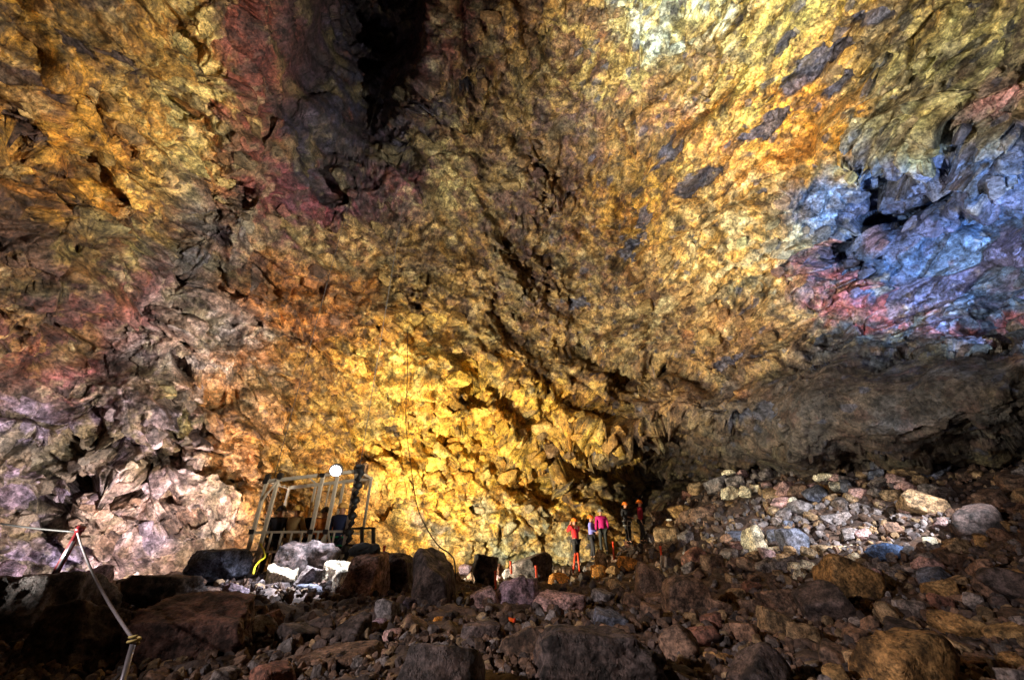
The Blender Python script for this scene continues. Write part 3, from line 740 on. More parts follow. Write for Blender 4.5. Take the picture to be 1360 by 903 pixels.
# other boulders: aimed at the bare slope, deeper ones smaller in the picture
ADJ = {'brown': 'brown', 'dark': 'dark', 'grey': 'grey', 'ochre': 'ochre', 'tan': 'tan', 'pink': 'pinkish grey', 'slate': 'slate grey', 'red': 'reddish brown', 'purple': 'purple grey', 'cream': 'cream'}
count, tries = 0, 0
placed = []
while count < 250 and tries < 9000:
    tries += 1
    px = random.uniform(-15, 1375); py = random.uniform(605, 915)
    heap = random.random() < 0.3
    if heap: px = random.uniform(965, 1250); py = random.uniform(630, 790)
    g = on_ground(px, py)
    if g is None or g[1] < 2.6: continue
    dep = g[1] * _cp + g[2] * _sp
    wpx = random.choice([15, 18, 22, 26, 32, 40, 52]) * (0.8 + 0.5 * (py > 780)) * (1.2 if px > 620 else 0.9)
    if py > 840: wpx *= 1.4
    if heap: wpx = random.uniform(13, 30)
    s = wpx * dep / F_PX / 2
    if s < 0.09 or s > 0.75: continue
    if any(abs(px - a) < 0.42 * (w + wpx) and abs(py - b) < 0.42 * (hh + wpx * 0.7) and abs(Y - g[1]) < 3.5 for a, b, w, hh, Y in HEROBOX): continue
    if any((px - a) ** 2 + (1.4 * (py - b)) ** 2 < (0.34 * (w + wpx)) ** 2 for a, b, w in placed): continue
    if 700 < px < 880 and 690 < py < 760 and wpx > 20: continue       # where people stand
    if 320 < px < 480 and py < 760: continue                          # the lift's landing
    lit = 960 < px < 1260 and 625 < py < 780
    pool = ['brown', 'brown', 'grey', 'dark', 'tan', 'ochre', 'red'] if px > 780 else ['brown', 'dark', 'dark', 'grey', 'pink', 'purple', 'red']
    if lit: pool = ['grey', 'grey', 'tan', 'grey', 'slate', 'tan', 'cream', 'brown', 'pink']  # paler stones paint in the pool of white light
    col = random.choice(pool)
    k = random.randrange(len(PROTO))
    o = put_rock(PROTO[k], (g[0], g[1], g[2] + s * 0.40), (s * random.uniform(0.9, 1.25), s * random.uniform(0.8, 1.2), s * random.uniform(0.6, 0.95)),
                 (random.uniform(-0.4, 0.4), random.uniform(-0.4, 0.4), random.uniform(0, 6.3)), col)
    shape = 'rounded' if k % 3 == 0 else 'angular'
    if lit: where, grp = 'in the pool of white light under the overhang', 'lamplit stones'
    elif px > 900 and py < 700: where, grp = 'on the dark crest of the slope', 'stones on the crest'
    elif px > 900: where, grp = 'on the dim slope below the lamplit patch', 'stones on the right slope'
    elif px > 620 and py < 800: where, grp = 'on the slope below the hikers', 'stones below the hikers'
    elif px > 620: where, grp = 'at the bottom of the slope near the jagged boulder', 'stones at the bottom of the slope'
    elif px > 320: where, grp = 'on the dark ground in front of the lift cage', 'stones before the cage'
    else: where, grp = 'near the rope barrier on the dark bank', 'stones by the rope barrier'
    size = 'small' if s < 0.22 else ('middling' if s < 0.42 else 'large')
    near = min(range(len(HERO)), key=lambda q: (HERO[q][0] - px) ** 2 + (HERO[q][1] - py) ** 2)
    ddx, ddy = px - HERO[near][0], py - HERO[near][1]
    rel = 'beside' if abs(ddx) > 1.3 * abs(ddy) else ('uphill of' if ddy < 0 else 'downhill of')
    tag(o, f'{size} {shape} {ADJ[col]} stone {rel} the {SHORT[near]}', 'boulder', 'loose stones on the rubble slope')
    placed.append((px, py, wpx)); count += 1

# small rubble, too many to count
def build_rubble():
    shapes = [rock_shape(1, 700 + k, 8, 0.012, 0.10) for k in range(10)] + [rock_shape(2, 720 + k, 9, 0.010, 0.14) for k in range(6)] + [rock_shape(3, 740 + k, 9, 0.010, 0.16) for k in range(8)]
    Vs, Fs, Cs, n = [], [], [], 0
    cols = [srgb(PALETTE[k]) for k in ('brown', 'dark', 'brown', 'dark', 'brown', 'grey', 'tan')]
    litc = [srgb(PALETTE[k]) for k in ('grey', 'tan', 'brown', 'grey', 'dark')]  # rubble colours with the pool of light painted in
    made = 0
    for _ in range(20000):
        px = random.uniform(-120, 1480); py = random.uniform(595, 960)
        d = ray(px, py)
        # quick intersection with the slope
        g = None
        t = np.linspace(2.2, 26, 60) / d[1]; Pq = d[None] * t[:, None]
        zz = GZ(Pq[:, 0], Pq[:, 1])
        b = Pq[:, 2] < zz
        if b[0] or not b.any(): continue
        k = int(np.argmax(b)); f0 = Pq[k - 1, 2] - zz[k - 1]; f1 = zz[k] - Pq[k, 2]
        g = Pq[k - 1] + (Pq[k] - Pq[k - 1]) * (f0 / (f0 + f1 + 1e-9))
        dep = g[1] * _cp + g[2] * _sp
        s = random.choice([4, 5, 6, 7, 8, 10, 12, 15]) * dep / F_PX / 2 * (1.5 if py > 820 else 1.0)
        s = min(s, 0.2)
        P, Fc = shapes[random.randrange(16) if py < 790 else (random.randrange(10, 16) if py < 845 else random.randrange(16, 24))]
        e = np.array(Euler((random.uniform(0, 6), random.uniform(0, 6), random.uniform(0, 6))).to_matrix())
        Q = (P * np.array([1, random.uniform(0.6, 1), random.uniform(0.5, 0.9)])) @ e.T * s + np.array([g[0], g[1], g[2] + 0.15 * s])
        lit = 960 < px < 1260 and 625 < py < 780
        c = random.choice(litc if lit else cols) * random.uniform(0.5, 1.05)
        Vs.append(Q); Fs.append(Fc + n); Cs.append(np.tile(c, (len(Q), 1))); n += len(Q); made += 1
        if made >= 9000: break
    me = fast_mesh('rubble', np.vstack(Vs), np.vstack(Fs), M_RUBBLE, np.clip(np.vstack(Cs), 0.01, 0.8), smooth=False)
    tag(link(bpy.data.objects.new('rubble', me)), 'small broken stones strewn over the floor between the boulders', 'rubble', kind='stuff')
_gx = np.linspace(-24, 24, 241); _gy = np.linspace(0, 30, 151)
_GG = ground(*[a.ravel() for a in np.meshgrid(_gx, _gy, indexing='ij')]).reshape(241, 151)
def GZ(x, y):
    i = np.clip((np.asarray(x) + 24) / 0.2, 0, 239.99); j = np.clip(np.asarray(y) / 0.2, 0, 149.99)
    a, b = i.astype(int), j.astype(int); u, v = i - a, j - b
    return (_GG[a, b] * (1 - u) * (1 - v) + _GG[a + 1, b] * u * (1 - v) + _GG[a, b + 1] * (1 - u) * v + _GG[a + 1, b + 1] * u * v)
build_rubble()

# ------------------------------------------------------------------ blocks that stand out of the wall
def wall_at(px, py):
    d = (WPX - px) ** 2 + (WPY - py) ** 2
    m = np.where(d < 9)[0]
    if len(m) == 0: return int(np.argmin(d))
    r = (WP[m] ** 2).sum(1)
    return int(m[np.argmin(r)])
BPROTO = []
for k in range(14):
    P, Fc = rock_shape(3, 1500 + k, planes=8 + k % 4, soft=0.02, noise=0.10)
    BPROTO.append(fast_mesh('rock_block', P, Fc, M_BLOCK, smooth=False))
ZONES = [(690, 610, 130, 80, 60, -25), (600, 560, 90, 60, 18, 10), (130, 650, 150, 70, 42, -10), (230, 560, 80, 90, 18, 30), (1040, 290, 90, 80, 24, -30), (940, 400, 110, 60, 20, -15),
         (1200, 300, 130, 80, 16, -20), (330, 200, 40, 120, 12, 0), (400, 280, 80, 30, 12, 12), (200, 150, 140, 120, 20, 30), (660, 150, 90, 100, 14, -30), (480, 400, 110, 80, 18, 0), (1200, 110, 120, 60, 18, -20)]
for (zx, zy, sx, sy, cnt, rot) in ZONES:
    for _ in range(cnt):
        px = random.gauss(zx, sx * 0.6); py = random.gauss(zy, sy * 0.6)
        if not (5 < px < 1355 and 5 < py < 735) or (330 < px < 480 and py > 610): continue
        i = wall_at(px, py)
        dep = WP[i, 1] * _cp + WP[i, 2] * _sp
        s = random.uniform(9, 24) * dep / F_PX / 2
        n = Vector(WN[i])
        o = bpy.data.objects.new('rock_block', random.choice(BPROTO)); link(o, WALL)
        pos = WP[i] - WN[i] * s * 0.35
        o.location = tuple(map(float, pos))
        o.scale = (s * random.uniform(1.0, 1.7), s * random.uniform(0.6, 1.0), s * random.uniform(0.7, 1.1))
        o.rotation_euler = (random.uniform(-0.3, 0.3), R(rot) + random.uniform(-0.35, 0.35), math.atan2(n.x, -n.y) + random.uniform(-0.3, 0.3))
        c = WC[i] * random.uniform(0.85, 1.15)
        o.color = (*map(float, np.clip(c, 0.01, 0.8)), 1)

# ------------------------------------------------------------------ man-made things: materials
M_ALU = plain('dull_aluminium', (214, 200, 178), 0.5, 0.1, 0.15, 8)
M_STEEL = plain('dark_steel', (70, 66, 64), 0.5, 0.6, 0.2, 8)
M_BLACK = plain('black_rubber', (24, 22, 22), 0.6)
M_CABLE = plain('steel_cable', (70, 66, 64), 0.6, 0.3)
M_ROPE = plain('grey_rope', (120, 112, 118), 0.7, 0, 0.3, 60, 0.4)
M_MARK = plain('orange_stake_paint', (214, 66, 32), 0.5, 0, 0.15)
M_REDP = plain('red_post_paint', (110, 26, 34), 0.35, 0.3, 0.2)
M_POLE = plain('silver_pole', (150, 146, 156), 0.35, 0.8, 0.15)
M_YEL = plain('yellow_hose', (214, 200, 40), 0.5)
M_BAG = plain('black_bag_cloth', (26, 24, 28), 0.8, 0, 0.3, 20, 0.4)
M_SKIN = plain('skin', (206, 150, 120), 0.55, 0, 0.08)
M_LENS = glow('lit_lamp_glass', (0.93, 0.92, 1.0), 60.0)
M_LENSD = glow('lit_flood_glass', (1.0, 0.86, 0.6), 3.0)
M_EYE = plain('dark_eye', (30, 22, 20), 0.3)
M_LIP = plain('lip', (150, 80, 74), 0.5)
_cloth = {}
def cloth(rgb):
    if rgb not in _cloth: _cloth[rgb] = plain('cloth_%d_%d_%d' % rgb, rgb, 0.8, 0, 0.18, 18, 0.4)
    return _cloth[rgb]

# ------------------------------------------------------------------ flood lamps
def flood_lamp(pos, aim, watts, col, cone, blend, rad, label):
    pos = Vector(pos); d = (Vector(aim) - pos).normalized()
    root = empty('flood_lamp', pos); tag(root, label, 'flood lamp')
    q = d.to_track_quat('-Z', 'Y')
    body = MB().box((0, 0, 0.07), (0.26, 0.20, 0.10), 0.015)
    for k in range(6): body.box((-0.10 + 0.04 * k, 0, 0.135), (0.012, 0.18, 0.05))
    b = body.build('housing', M_STEEL, root)
    b.rotation_mode = 'QUATERNION'; b.rotation_quaternion = q
    g = MB().box((0, 0, 0.012), (0.22, 0.16, 0.012)).build('lamp_glass', M_LENSD, root)
    g.rotation_mode = 'QUATERNION'; g.rotation_quaternion = q
    br = MB().tube([(-0.16, 0, 0), (-0.16, 0, -0.2), (0.16, 0, -0.2), (0.16, 0, 0)], 0.012, 6)
    gz = float(ground(pos.x, pos.y)[0]) - pos.z
    if pos.z > 10: br.tube([(0, 0, -0.2), (0, 0, -0.4)], 0.018, 6)
    else: br.tube([(0, 0, -0.2), (0, 0, min(gz, -0.3) - 0.1)], 0.018, 6)
    br.build('bracket', M_STEEL, root)
    L = bpy.data.lights.new('flood_light', 'SPOT')
    L.energy = watts; L.color = col; L.spot_size = R(cone); L.spot_blend = blend; L.shadow_soft_size = rad
    lo = link(bpy.data.objects.new('flood_light', L), root)
    lo.location = d * 0.05
    lo.rotation_mode = 'QUATERNION'; lo.rotation_quaternion = q
for lamp in LAMPS: flood_lamp(*lamp)

# ------------------------------------------------------------------ lift cage
CAGE = empty('lift_cage', (0, 0, 0))
tag(CAGE, 'open aluminium lift cage with rails, hanging by cables before the rock wall', 'lift cage')
xl, xr, yf, yb, zb, zt = -6.45, -4.12, 11.0, 12.2, -0.62, 1.75
def zt_at(x): return 1.66 + (x - xl) / (xr - xl) * 0.26
def post(x, y, w=0.07, top=None, name='post', mat=None):
    MB().bar((x, y, zb), (x, y, zt_at(x) if top is None else top), w, w).build(name, mat or M_ALU, CAGE)
MB().box(((xl + xr) / 2, (yf + yb) / 2, zb - 0.04), (xr - xl + 0.1, yb - yf + 0.1, 0.07), 0.01).build('deck', M_STEEL, CAGE)
for x in (xl, xl + 0.28, -5.0, -4.62, xr): post(x, yf, 0.075)
for x in (xl, -5.7, -4.9, xr): post(x, yb, 0.06)
for y in (yf, yb):
    MB().bar((xl - 0.04, y, zt_at(xl)), (xr + 0.04, y, zt_at(xr)), 0.08, 0.08).build('top_rail', M_ALU, CAGE)
    MB().bar((xl, y - 0.045, 0.45), (xr, y - 0.045, 0.47), 0.05, 0.05).build('hand_rail', M_ALU, CAGE)
    MB().bar((xl, y - 0.045, 0.02), (xr, y - 0.045, 0.04), 0.05, 0.05).build('knee_rail', M_ALU, CAGE)
for x in (xl, xr):
    MB().bar((x, yf, zt_at(x)), (x, yb, zt_at(x)), 0.06, 0.06).build('end_rail', M_ALU, CAGE)
    MB().bar((x, yf, 0.45), (x, yb, 0.45), 0.05, 0.05).build('end_rail', M_ALU, CAGE)
for x in (-5.95, -5.7, -5.45, -5.2, -4.8, -4.4):
    MB().bar((x, yf - 0.045, 0.02), (x, yf - 0.045, 0.45), 0.035, 0.035).build('baluster', M_ALU, CAGE)
for a, b in (((-4.98, -0.5), (-4.60, 0.45)), ((-4.55, 0.45), (-4.2, -0.5)), ((-6.40, -0.55), (-6.2, 0.02)), ((-4.98, 1.5), (-5.3, 1.72)), ((-6.4, 1.2), (-6.15, 1.68))):
    MB().bar((a[0], yf - 0.05, a[1]), (b[0], yf - 0.05, b[1]), 0.035, 0.035).build('brace', M_ALU, CAGE)
for x in (-5.6, -5.3):
    MB().bar((x, yb, zb), (x, yb, zt_at(x)), 0.035, 0.035).build('upright', M_ALU, CAGE)
for x in (xl, -5.0, -4.62, xr):
    for z in (0.46, 0.03, zt_at(x) - 0.02):
        MB().box((x, yf - 0.075, z), (0.13, 0.012, 0.11), 0.003).build('gusset_plate', M_STEEL, CAGE)
# wavy black cable bundle down the right post
pts = [(xr + 0.10 + 0.045 * math.sin(k * 1.5), yf - 0.06, 1.95 - k * 0.09) for k in range(29)]
MB().tube(pts, [0.085 + 0.03 * math.cos(k * 1.5) for k in range(29)], 8).build('cable_bundle', M_BLACK, CAGE, True)
for x in (xl, xl + 0.32):
    MB().box((x, yf, zt_at(x) + 0.09), (0.13, 0.13, 0.17), 0.02).build('hoist_block', M_STEEL, CAGE)
MB().box((xr + 0.06, yf, 2.02), (0.2, 0.16, 0.14), 0.02).build('hoist_block', M_STEEL, CAGE)
# the lit lamp on the cage's top rail
CL = Vector(at(446, 625, 9.5))
lampr = empty('work_lamp', CL); tag(lampr, 'glaring white work lamp on the top rail of the lift cage', 'lamp')
ld = (Vector((-3.6, 6.6, -0.5)) - CL).normalized()
def cyl(r, h, z0, name, mat, seg=24):
    o = MB().tube([(0, 0, z0), (0, 0, z0 + h)], r, seg).build(name, mat, lampr, False)
    o.rotation_mode = 'QUATERNION'; o.rotation_quaternion = ld.to_track_quat('-Z', 'Y'); return o
cyl(0.14, 0.10, 0.0, 'housing', M_STEEL); cyl(0.115, 0.02, -0.02, 'lamp_glass', M_LENS); cyl(0.155, 0.02, 0.005, 'rim', M_STEEL)
MB().bar((0, 0.05, 0.08), Vector((-4.75, 11.0, 1.86)) - CL, 0.04, 0.04).build('bracket', M_STEEL, lampr)
L = bpy.data.lights.new('work_light', 'SPOT'); L.energy = 2000; L.color = (0.86, 0.88, 1.0); L.spot_size = R(84); L.spot_blend = 1.0; L.shadow_soft_size = 0.12
lo = link(bpy.data.objects.new('work_light', L), lampr); lo.location = ld * 0.06
lo.rotation_mode = 'QUATERNION'; lo.rotation_quaternion = (Vector((-4.75, 9.35, -0.9)) - CL).to_track_quat('-Z', 'Y')

def cable(name, pts, rad, mat, label, cat, parent=None, seg=6):
    o = MB().tube(pts, rad, seg).build(name, mat, parent, True)
    if parent is None: tag(o, label, cat)
    return o
cable('hoist_cable', [(xl + 0.16, yf, zt_at(xl)), (xl + 0.2, yf, 12), (xl + 0.3, yf + 0.02, 30)], 0.009, M_CABLE, 'thin steel cable rising from the left end of the lift cage into the shaft', 'cable')
cable('hoist_cable', [(xr + 0.05, yf, 2.05), (xr - 0.05, yf, 12), (xr - 0.2, yf + 0.02, 30)], 0.009, M_CABLE, 'thin steel cable rising from the right end of the lift cage into the shaft', 'cable')
# hanging hose at the right of the cage
hp = [at(541, 438, 14.6), at(541, 500, 14.3), at(539, 560, 14.0), at(546, 620, 13.4), at(553, 668, 12.4), at(566, 700, 11.2), at(582, 724, 10.0), at(597, 735, 9.2), at(604, 748, 8.6), at(604, 790, 8.4), at(600, 830, 7.6)]
def spline(pts, n=8):
    P = [Vector(p) for p in pts]; out = []
    for i in range(len(P) - 1):
        a, b, c, d = P[max(i - 1, 0)], P[i], P[i + 1], P[min(i + 2, len(P) - 1)]
        for k in range(n):
            t = k / n
            out.append(0.5 * ((2 * b) + (c - a) * t + (2 * a - 5 * b + 4 * c - d) * t * t + (3 * b - a - 3 * c + d) * t ** 3))
    return out + [P[-1]]
cable('hanging_hose', spline(hp), 0.014, M_BLACK, 'black hose hanging down the golden wall and over the tall upright block', 'hose')
cable('yellow_hose', spline([at(346, 722, 10.6), at(352, 738, 10.3), at(345, 745, 9.9), at(339, 752, 9.6), at(336, 762, 9.3)]), 0.02, M_YEL, 'short bright yellow hose curling down beside the lift cage', 'hose')

# landing rail right of the cage
lr = empty('landing_rail', at(478, 735, 11.4)); tag(lr, 'low dark metal rail right of the lift cage', 'rail')
def loc(p): return Vector(p) - lr.location
for a, b, w in ((at(457, 702, 11.4), at(497, 701, 11.4), 0.05), (at(457, 724, 11.4), at(482, 724, 11.4), 0.06)):
    MB().bar(loc(a), loc(b), w, w).build('rail', M_STEEL, lr)
for x, y0, y1 in ((481, 699, 735), (496, 700, 745)):
    MB().bar(loc(at(x, y0, 11.4)), loc(at(x, y1, 11.4)), 0.08, 0.08).build('post', M_STEEL, lr)

# bag on the boulder
P, Fc = rock_shape(4, 79, 10, 0.06, 0.35)
c = at(486, 728, 8.6)
bag = empty('bag', c - np.array([0, 0, 0.14])); tag(bag, 'slumped black bag on top of the reddish grey boulder', 'bag')
o = mesh_obj('sack', P * np.array([0.26, 0.2, 0.15]) + np.array([0, 0, 0.10]), Fc, M_BAG, bag, True)
MB().tube(spline([(-0.16, -0.14, 0.16), (-0.08, -0.19, 0.08), (0.05, -0.2, 0.1), (0.12, -0.14, 0.18)]), 0.015, 6).build('strap', M_BAG, bag, True)

# ------------------------------------------------------------------ rope barrier at the left
p0, p1 = at(60, 785, 5.6), at(107, 702, 5.4)
rp = empty('rope_post', p0); tag(rp, 'leaning dark red rope post with a shiny silver side', 'post')
def l2(p): return Vector(p) - rp.location
MB().tube([(0, 0, 0), l2(p1)], 0.034, 12).build('shaft', M_REDP, rp, True)
v = l2(p1)
MB().tube([v * 0.3 + Vector((0.022, -0.022, 0)), v * 0.8 + Vector((0.022, -0.022, 0))], 0.016, 8).build('reflector', M_POLE, rp, True)
MB().tube([v * 0.96, v * 1.03], 0.045, 12).build('cap', M_REDP, rp, True)
q1, q0 = at(178, 850, 3.3), at(166, 915, 3.1)
pl = empty('rope_pole', q0); tag(pl, 'silver pole with a rope knotted round its top', 'pole')
MB().tube([(0, 0, -0.3), Vector(q1) - Vector(q0)], 0.017, 10).build('shaft', M_POLE, pl, True)
kn = Vector(q1) - Vector(q0)
MB().tube([kn + Vector((0.03 * math.cos(t), 0.03 * math.sin(t), 0.004 * t - 0.02)) for t in np.linspace(0, 12, 40)], 0.009, 6).build('knot', plain('knot_rope', (170, 150, 90), 0.8), pl, True)
def sag(a, b, s, n=14):
    a, b = Vector(a), Vector(b)
    return [a.lerp(b, t) - Vector((0, 0, s * 4 * t * (1 - t))) for t in np.linspace(0, 1, n)]
cable('barrier_rope', sag(at(103, 708, 5.38), q1, 0.05), 0.011, M_ROPE, 'grey rope running down from the red post to the silver pole', 'rope')
cable('barrier_rope', sag(at(-60, 683, 6.4), at(100, 706, 5.4), 0.03), 0.012, M_BLACK, 'dark rope running from the red post out along the pink wall', 'rope')

# ------------------------------------------------------------------ marker stakes
STAKES = [((762, 752), (764, 735), 17.9, 'red stake left of a pair, in front of the person in red'), ((769, 752), (767, 734), 17.9, 'red stake right of a pair, in front of the person in red'),
          ((713, 775), (712, 751), 14.2, 'orange stake below the dark bank stone'), ((658, 781), (658, 758), 12.0, 'orange stake by the standing stone at the golden wall'), ((679, 756), (678, 745), 14.6, 'short red stake between two orange ones at the golden wall'),
          ((815, 735), (814, 719), 17.6, 'orange stake in front of the person in magenta'), ((879, 744), (877, 725), 16.6, 'orange stake below the person in crimson'), ((968, 749), (967, 730), 14.2, 'thin red stake upper of a pair on the mid slope'),
          ((988, 765), (986, 750), 13.0, 'thin red stake lower of a pair on the mid slope'), ((996, 648), (993, 638), 18.6, 'tiny red stake on the crest, lower one'), ((1013, 631), (1008, 620), 19.2, 'tiny red stake on the crest, by the large grey boulder'),
          ((508, 744), (511, 724), 10.6, 'leaning dark red stake right of the black bag')]
for (b, t, Y, label) in STAKES:
    B, T = Vector(at(*b, Y)), Vector(at(*t, Y))
    e = empty('marker_stake', B); tag(e, label, 'stake', 'orange and red marker stakes on the slope')
    v = T - B
    r = 0.035 if Y > 13 else 0.028
    MB().tube([-v * 0.5, v * 0.85], r, 8).build('shaft', M_MARK, e, True)
    MB().tube([v * 0.85, v * 1.0, v * 1.02], [r * 1.25, r * 1.25, r * 0.6], 8).build('cap', M_MARK, e, True)
for (a, b, label) in (((655, 829), (667, 831), 'fallen short orange stake, lower of two by the purple wedge'), ((668, 820), (684, 824), 'fallen orange stake, upper of two by the purple wedge')):
    A, B = Vector(at(*a, 6.6)), Vector(at(*b, 6.5))
    e = empty('fallen_stake', A); tag(e, label, 'stake', 'fallen orange stakes')
    MB().tube([(0, 0, 0), (B - A) * 0.9], 0.024, 8).build('shaft', plain('fallen_paint', (240, 96, 20), 0.5), e, True)
    MB().tube([(B - A) * 0.9, (B - A)], 0.029, 8).build('cap', M_MARK, e, True)
sc_ = at(889, 690, 18.2)
P, Fc = rock_shape(2, 41, 7, 0.05, 0.2)
tag(mesh_obj('paper_scrap', P * np.array([0.13, 0.1, 0.05]), Fc, plain('white_paper', (226, 220, 210), 0.8), loc=tuple(sc_)), 'white crumpled scrap on the big brown block', 'scrap')

# ------------------------------------------------------------------ people
def skin_mesh(name, verts, edges, mat, parent, sub=1, root=0):
    me = bpy.data.meshes.new(name)
    me.from_pydata([v[0] for v in verts], edges, [])
    o = bpy.data.objects.new(name, me); COL.objects.link(o)
    m = o.modifiers.new('skin', 'SKIN'); m.use_smooth_shade = True
    for i, v in enumerate(verts):
        r = v[1] if isinstance(v[1], tuple) else (v[1], v[1])
        me.skin_vertices[0].data[i].radius = r
        me.skin_vertices[0].data[i].use_root = (i == root)
    s = o.modifiers.new('sub', 'SUBSURF'); s.levels = sub; s.render_levels = sub
    dg = bpy.context.evaluated_depsgraph_get()
    nm = bpy.data.meshes.new_from_object(o.evaluated_get(dg))
    bpy.data.objects.remove(o)
    nm.name = name; nm.materials.clear(); nm.materials.append(mat)
    return link(bpy.data.objects.new(name, nm), parent)
def person(pos, rz, label, jacket, trousers, helmet, arms, group, legs=0.0, lean=0.0, head_turn=0.0, harness=None, height=1.75):
    """arms: ((elbow, hand) left, (elbow, hand) right) in body space, figure faces -Y"""
    root = empty('person', pos, rz); tag(root, label, 'person', group)
    s = height / 1.75
    root.scale = (s, s, s)
    ly = -lean
    J = dict(pel=(0, 0, 0.94), waist=(0, ly * 0.3, 1.08), chest=(0, ly * 0.7, 1.27), top=(0, ly, 1.41), neck=(0, ly, 1.50), sk=(0, ly - 0.01, 1.585), crown=(0, ly, 1.67))
    V, E = [], []
    def v(p, r): V.append((tuple(map(float, p)), r)); return len(V) - 1
    def e(*c):
        for a, b in zip(c, c[1:]): E.append((a, b))
    pel = v(J['pel'], (0.14, 0.10)); wa = v(J['waist'], (0.13, 0.095)); ch = v(J['chest'], (0.15, 0.11)); tp = v(J['top'], (0.11, 0.08)); nk = v(J['neck'], 0.05); sk = v(J['sk'], (0.072, 0.085)); cr = v(J['crown'], (0.07, 0.08))
    e(pel, wa, ch, tp, nk, sk, cr)
    cs, sn = math.cos(head_turn), math.sin(head_turn)
    ns = v((sn * 0.105, ly - 0.105 * cs, 1.575), 0.016); e(sk, ns)
    armpts, legpts = [], []
    for k, sx in ((0, -1), (1, 1)):
        sh = Vector((sx * 0.19, ly, 1.40)); el, ha = Vector(arms[k][0]), Vector(arms[k][1])
        a, b, c = v(sh, 0.055), v(el, 0.042), v(ha, 0.03); e(tp, a, b, c)
        d = (ha - el).normalized(); side = d.cross(Vector((0, 0, 1)))
        if side.length < 0.1: side = Vector((1, 0, 0))
        side.normalize(); pm = v(ha + d * 0.06, (0.03, 0.022)); e(c, pm)
        for f, (off, ln) in enumerate(((-0.03, 0.06), (-0.01, 0.075), (0.01, 0.07), (0.03, 0.055))):
            f1 = v(ha + d * 0.095 + side * off, 0.009); f2 = v(ha + d * (0.095 + ln) + side * off + Vector((0, 0, -0.012)), 0.008); e(pm, f1, f2)
        t1 = v(ha + d * 0.05 + side * -0.05 * sx, 0.01); t2 = v(ha + d * 0.085 + side * -0.065 * sx, 0.009); e(pm, t1, t2)
        armpts.append((sh, el, ha))
        st = legs * sx
        hip, kn, an, toe = Vector((sx * 0.10, 0, 0.88)), Vector((sx * 0.115, -0.03 + st * 0.5, 0.49)), Vector((sx * 0.13, st, 0.09)), Vector((sx * 0.15, st - 0.13, 0.05))
        a, b, c, d2 = v(hip, 0.085), v(kn, 0.056), v(an, 0.04), v(toe, 0.035); e(pel, a, b, c, d2)
        legpts.append((hip, kn, an, toe))
    skin_mesh('body', V, E, M_SKIN, root)
    # jacket: torso and sleeves
    V, E = [], []
    a = v((0, 0, 0.86), (0.185, 0.135)); b = v(J['waist'], (0.165, 0.125)); c = v(J['chest'], (0.195, 0.14)); d = v(J['top'], (0.145, 0.105)); n = v((0, ly, 1.475), 0.072); e(a, b, c, d, n)
    for sh, el, ha in armpts:
        x, y, z = v(sh, 0.082), v(el, 0.064), v(ha - (ha - el).normalized() * 0.0, 0.048); e(d, x, y, z)
    skin_mesh('jacket', V, E, cloth(jacket), root)
    # trousers
    V, E = [], []
    a = v((0, 0, 0.93), (0.155, 0.115))
    for hip, kn, an, toe in legpts:
        x, y, z = v(hip, 0.105), v(kn, 0.075), v(an + Vector((0, 0, 0.04)), 0.066); e(a, x, y, z)
    skin_mesh('trousers', V, E, cloth(trousers), root)
    for hip, kn, an, toe in legpts:
        V, E = [], []
        x, y, z = v(an + Vector((0, 0, 0.06)), 0.058), v(an + Vector((0, 0.0, -0.035)), 0.056), v(toe + Vector((0, -0.03, 0)), 0.045); e(x, y, z)
        skin_mesh('boot', V, E, cloth((36, 32, 30)), root)
    # helmet: dome, brim, lamp
    hc = Vector((0, ly, 1.645))
    Vi, Fi = ICO[3]
    dome = [(hc + Vector((p[0] * 0.118, p[1] * 0.14, max(p[2], -0.12) * 0.125))) for p in Vi]
    hm = mesh_obj('helmet', dome, Fi, cloth(helmet), root, True)
    rim = MB().tube([hc + Vector((0.128 * math.cos(t), 0.15 * math.sin(t), -0.012)) for t in np.linspace(0, 2 * math.pi, 25)], 0.014, 6).build('brim', cloth(helmet), hm, True)
    MB().box(hc + Vector((sn * 0.13, -0.14 * cs, 0.03)), (0.05, 0.035, 0.035), 0.008).build('head_lamp', M_STEEL, hm)
    for sx in (-1, 1):
        p = Vector((0.03 * sx * cs + sn * 0.078, ly - 0.078 * cs + 0.03 * sx * sn, 1.598))
        mesh_obj('eye', [Vector(q) * 0.011 + p for q in ICO[1][0]], ICO[1][1], M_EYE, root, True)
        ear = Vector((0.078 * sx * cs, ly + 0.078 * sx * sn, 1.585))
        mesh_obj('ear', [Vector((q[0] * 0.012, q[1] * 0.02, q[2] * 0.03)) + ear for q in ICO[2][0]], ICO[2][1], M_SKIN, root, True)
    MB().box((sn * 0.088, ly - 0.088 * cs, 1.54), (0.04, 0.012, 0.01), 0.003).build('mouth', M_LIP, root)
    if harness:
        hmat = cloth(harness)
        MB().tube([(0.19 * math.cos(t), 0.15 * math.sin(t), 0.95) for t in np.linspace(0, 2 * math.pi, 25)], 0.022, 6).build('harness_belt', hmat, root, True)
        for hip, kn, an, toe in legpts:
            c = hip.lerp(kn, 0.3)
            MB().tube([c + Vector((0.115 * math.cos(t), 0.115 * math.sin(t), 0)) for t in np.linspace(0, 2 * math.pi, 21)], 0.018, 6).build('leg_loop', hmat, root, True)
            MB().tube(spline([(hip.x, -0.16, 0.95), (hip.x * 1.6, -0.17, 0.7), (hip.x * 1.3, -0.14, 0.35), (hip.x * 1.5, -0.13, 0.2)]), 0.014, 6).build('strap', hmat, root, True)
    return root
REST = (((-0.26, 0.02, 1.14), (-0.24, -0.06, 0.90)), ((0.26, 0.02, 1.14), (0.24, -0.06, 0.90)))
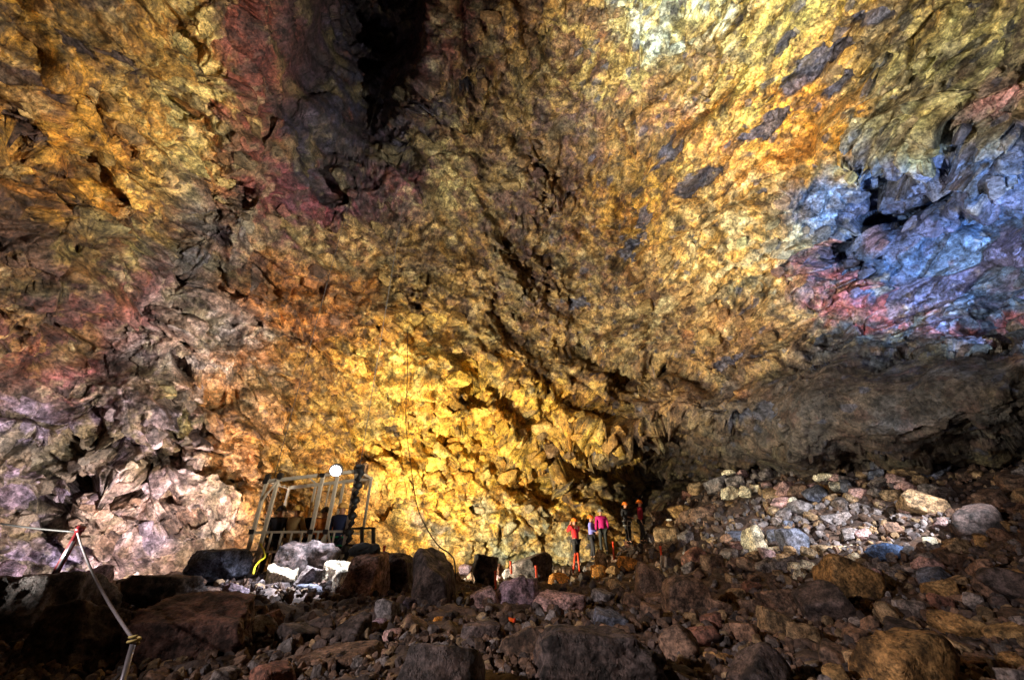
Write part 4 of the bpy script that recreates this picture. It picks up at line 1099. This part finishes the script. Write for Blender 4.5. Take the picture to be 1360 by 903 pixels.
PHOTO = (((-0.30, -0.16, 1.24), (-0.07, -0.22, 1.50)), ((0.30, -0.16, 1.24), (0.07, -0.22, 1.50)))
FRONT = (((-0.27, -0.02, 1.15), (-0.12, -0.25, 1.10)), ((0.27, -0.02, 1.15), (0.12, -0.25, 1.08)))
RAIL = (((-0.28, -0.06, 1.16), (-0.2, -0.32, 1.08)), ((0.28, -0.06, 1.16), (0.2, -0.32, 1.06)))
G1 = 'hikers on the rubble slope'
ORG = (232, 118, 26)
person(at(767, 751, 18.4), R(215), 'person in a red jacket and orange helmet raising a camera to the face', (206, 26, 34), (34, 30, 32), ORG, PHOTO, G1, 0.06, 0.02, 0, (60, 56, 56))
person(at(788, 744, 18.4), R(70), 'person in a lavender jacket and orange helmet facing the person in magenta', (132, 126, 206), (38, 34, 40), ORG, FRONT, G1, 0.08, 0.03, height=1.68)
person(at(803, 736, 18.2), R(185), 'person in a magenta jacket and grey helmet with the back turned', (192, 14, 108), (44, 44, 42), (120, 112, 104), REST, G1, 0.05, 0.02, height=1.7)
person(at(836, 723, 19.8), R(30), 'person in black with an orange helmet and pale climbing harness straps', (30, 28, 34), (36, 34, 36), ORG, FRONT, G1, 0.06, 0.02, 0, (176, 168, 160))
person(at(855, 722, 20.0), R(65), 'person in a crimson jacket and orange helmet beside the one in black', (160, 30, 50), (28, 26, 28), ORG, REST, G1, 0.10, 0.05, height=1.82)
G2 = 'visitors riding in the lift cage'
zc = zb
person((-6.25, 11.7, zc), R(200), 'person in dark clothes at the far left end of the lift cage', (34, 32, 40), (30, 28, 30), (40, 38, 40), REST, G2, 0.04)
person((-5.75, 11.6, zc), R(160), 'person in a khaki beige jacket in the lift cage', (170, 140, 92), (120, 96, 66), (226, 180, 90), RAIL, G2, 0.04)
person((-5.38, 11.85, zc), R(20), 'person in a dark navy jacket facing out between two others in the lift cage', (30, 30, 50), (30, 30, 36), (236, 190, 100), FRONT, G2, 0.04)
person((-4.98, 11.55, zc), R(230), 'person in an orange tan jacket in the lift cage', (206, 120, 44), (36, 36, 40), (60, 50, 44), RAIL, G2, 0.04, height=1.7)
person((-4.52, 11.5, zc), R(170), 'person in a dark blue jacket with a green harness in the lift cage', (36, 46, 84), (34, 40, 60), (226, 176, 96), REST, G2, 0.04, 0, 0, (30, 150, 100), height=1.8)
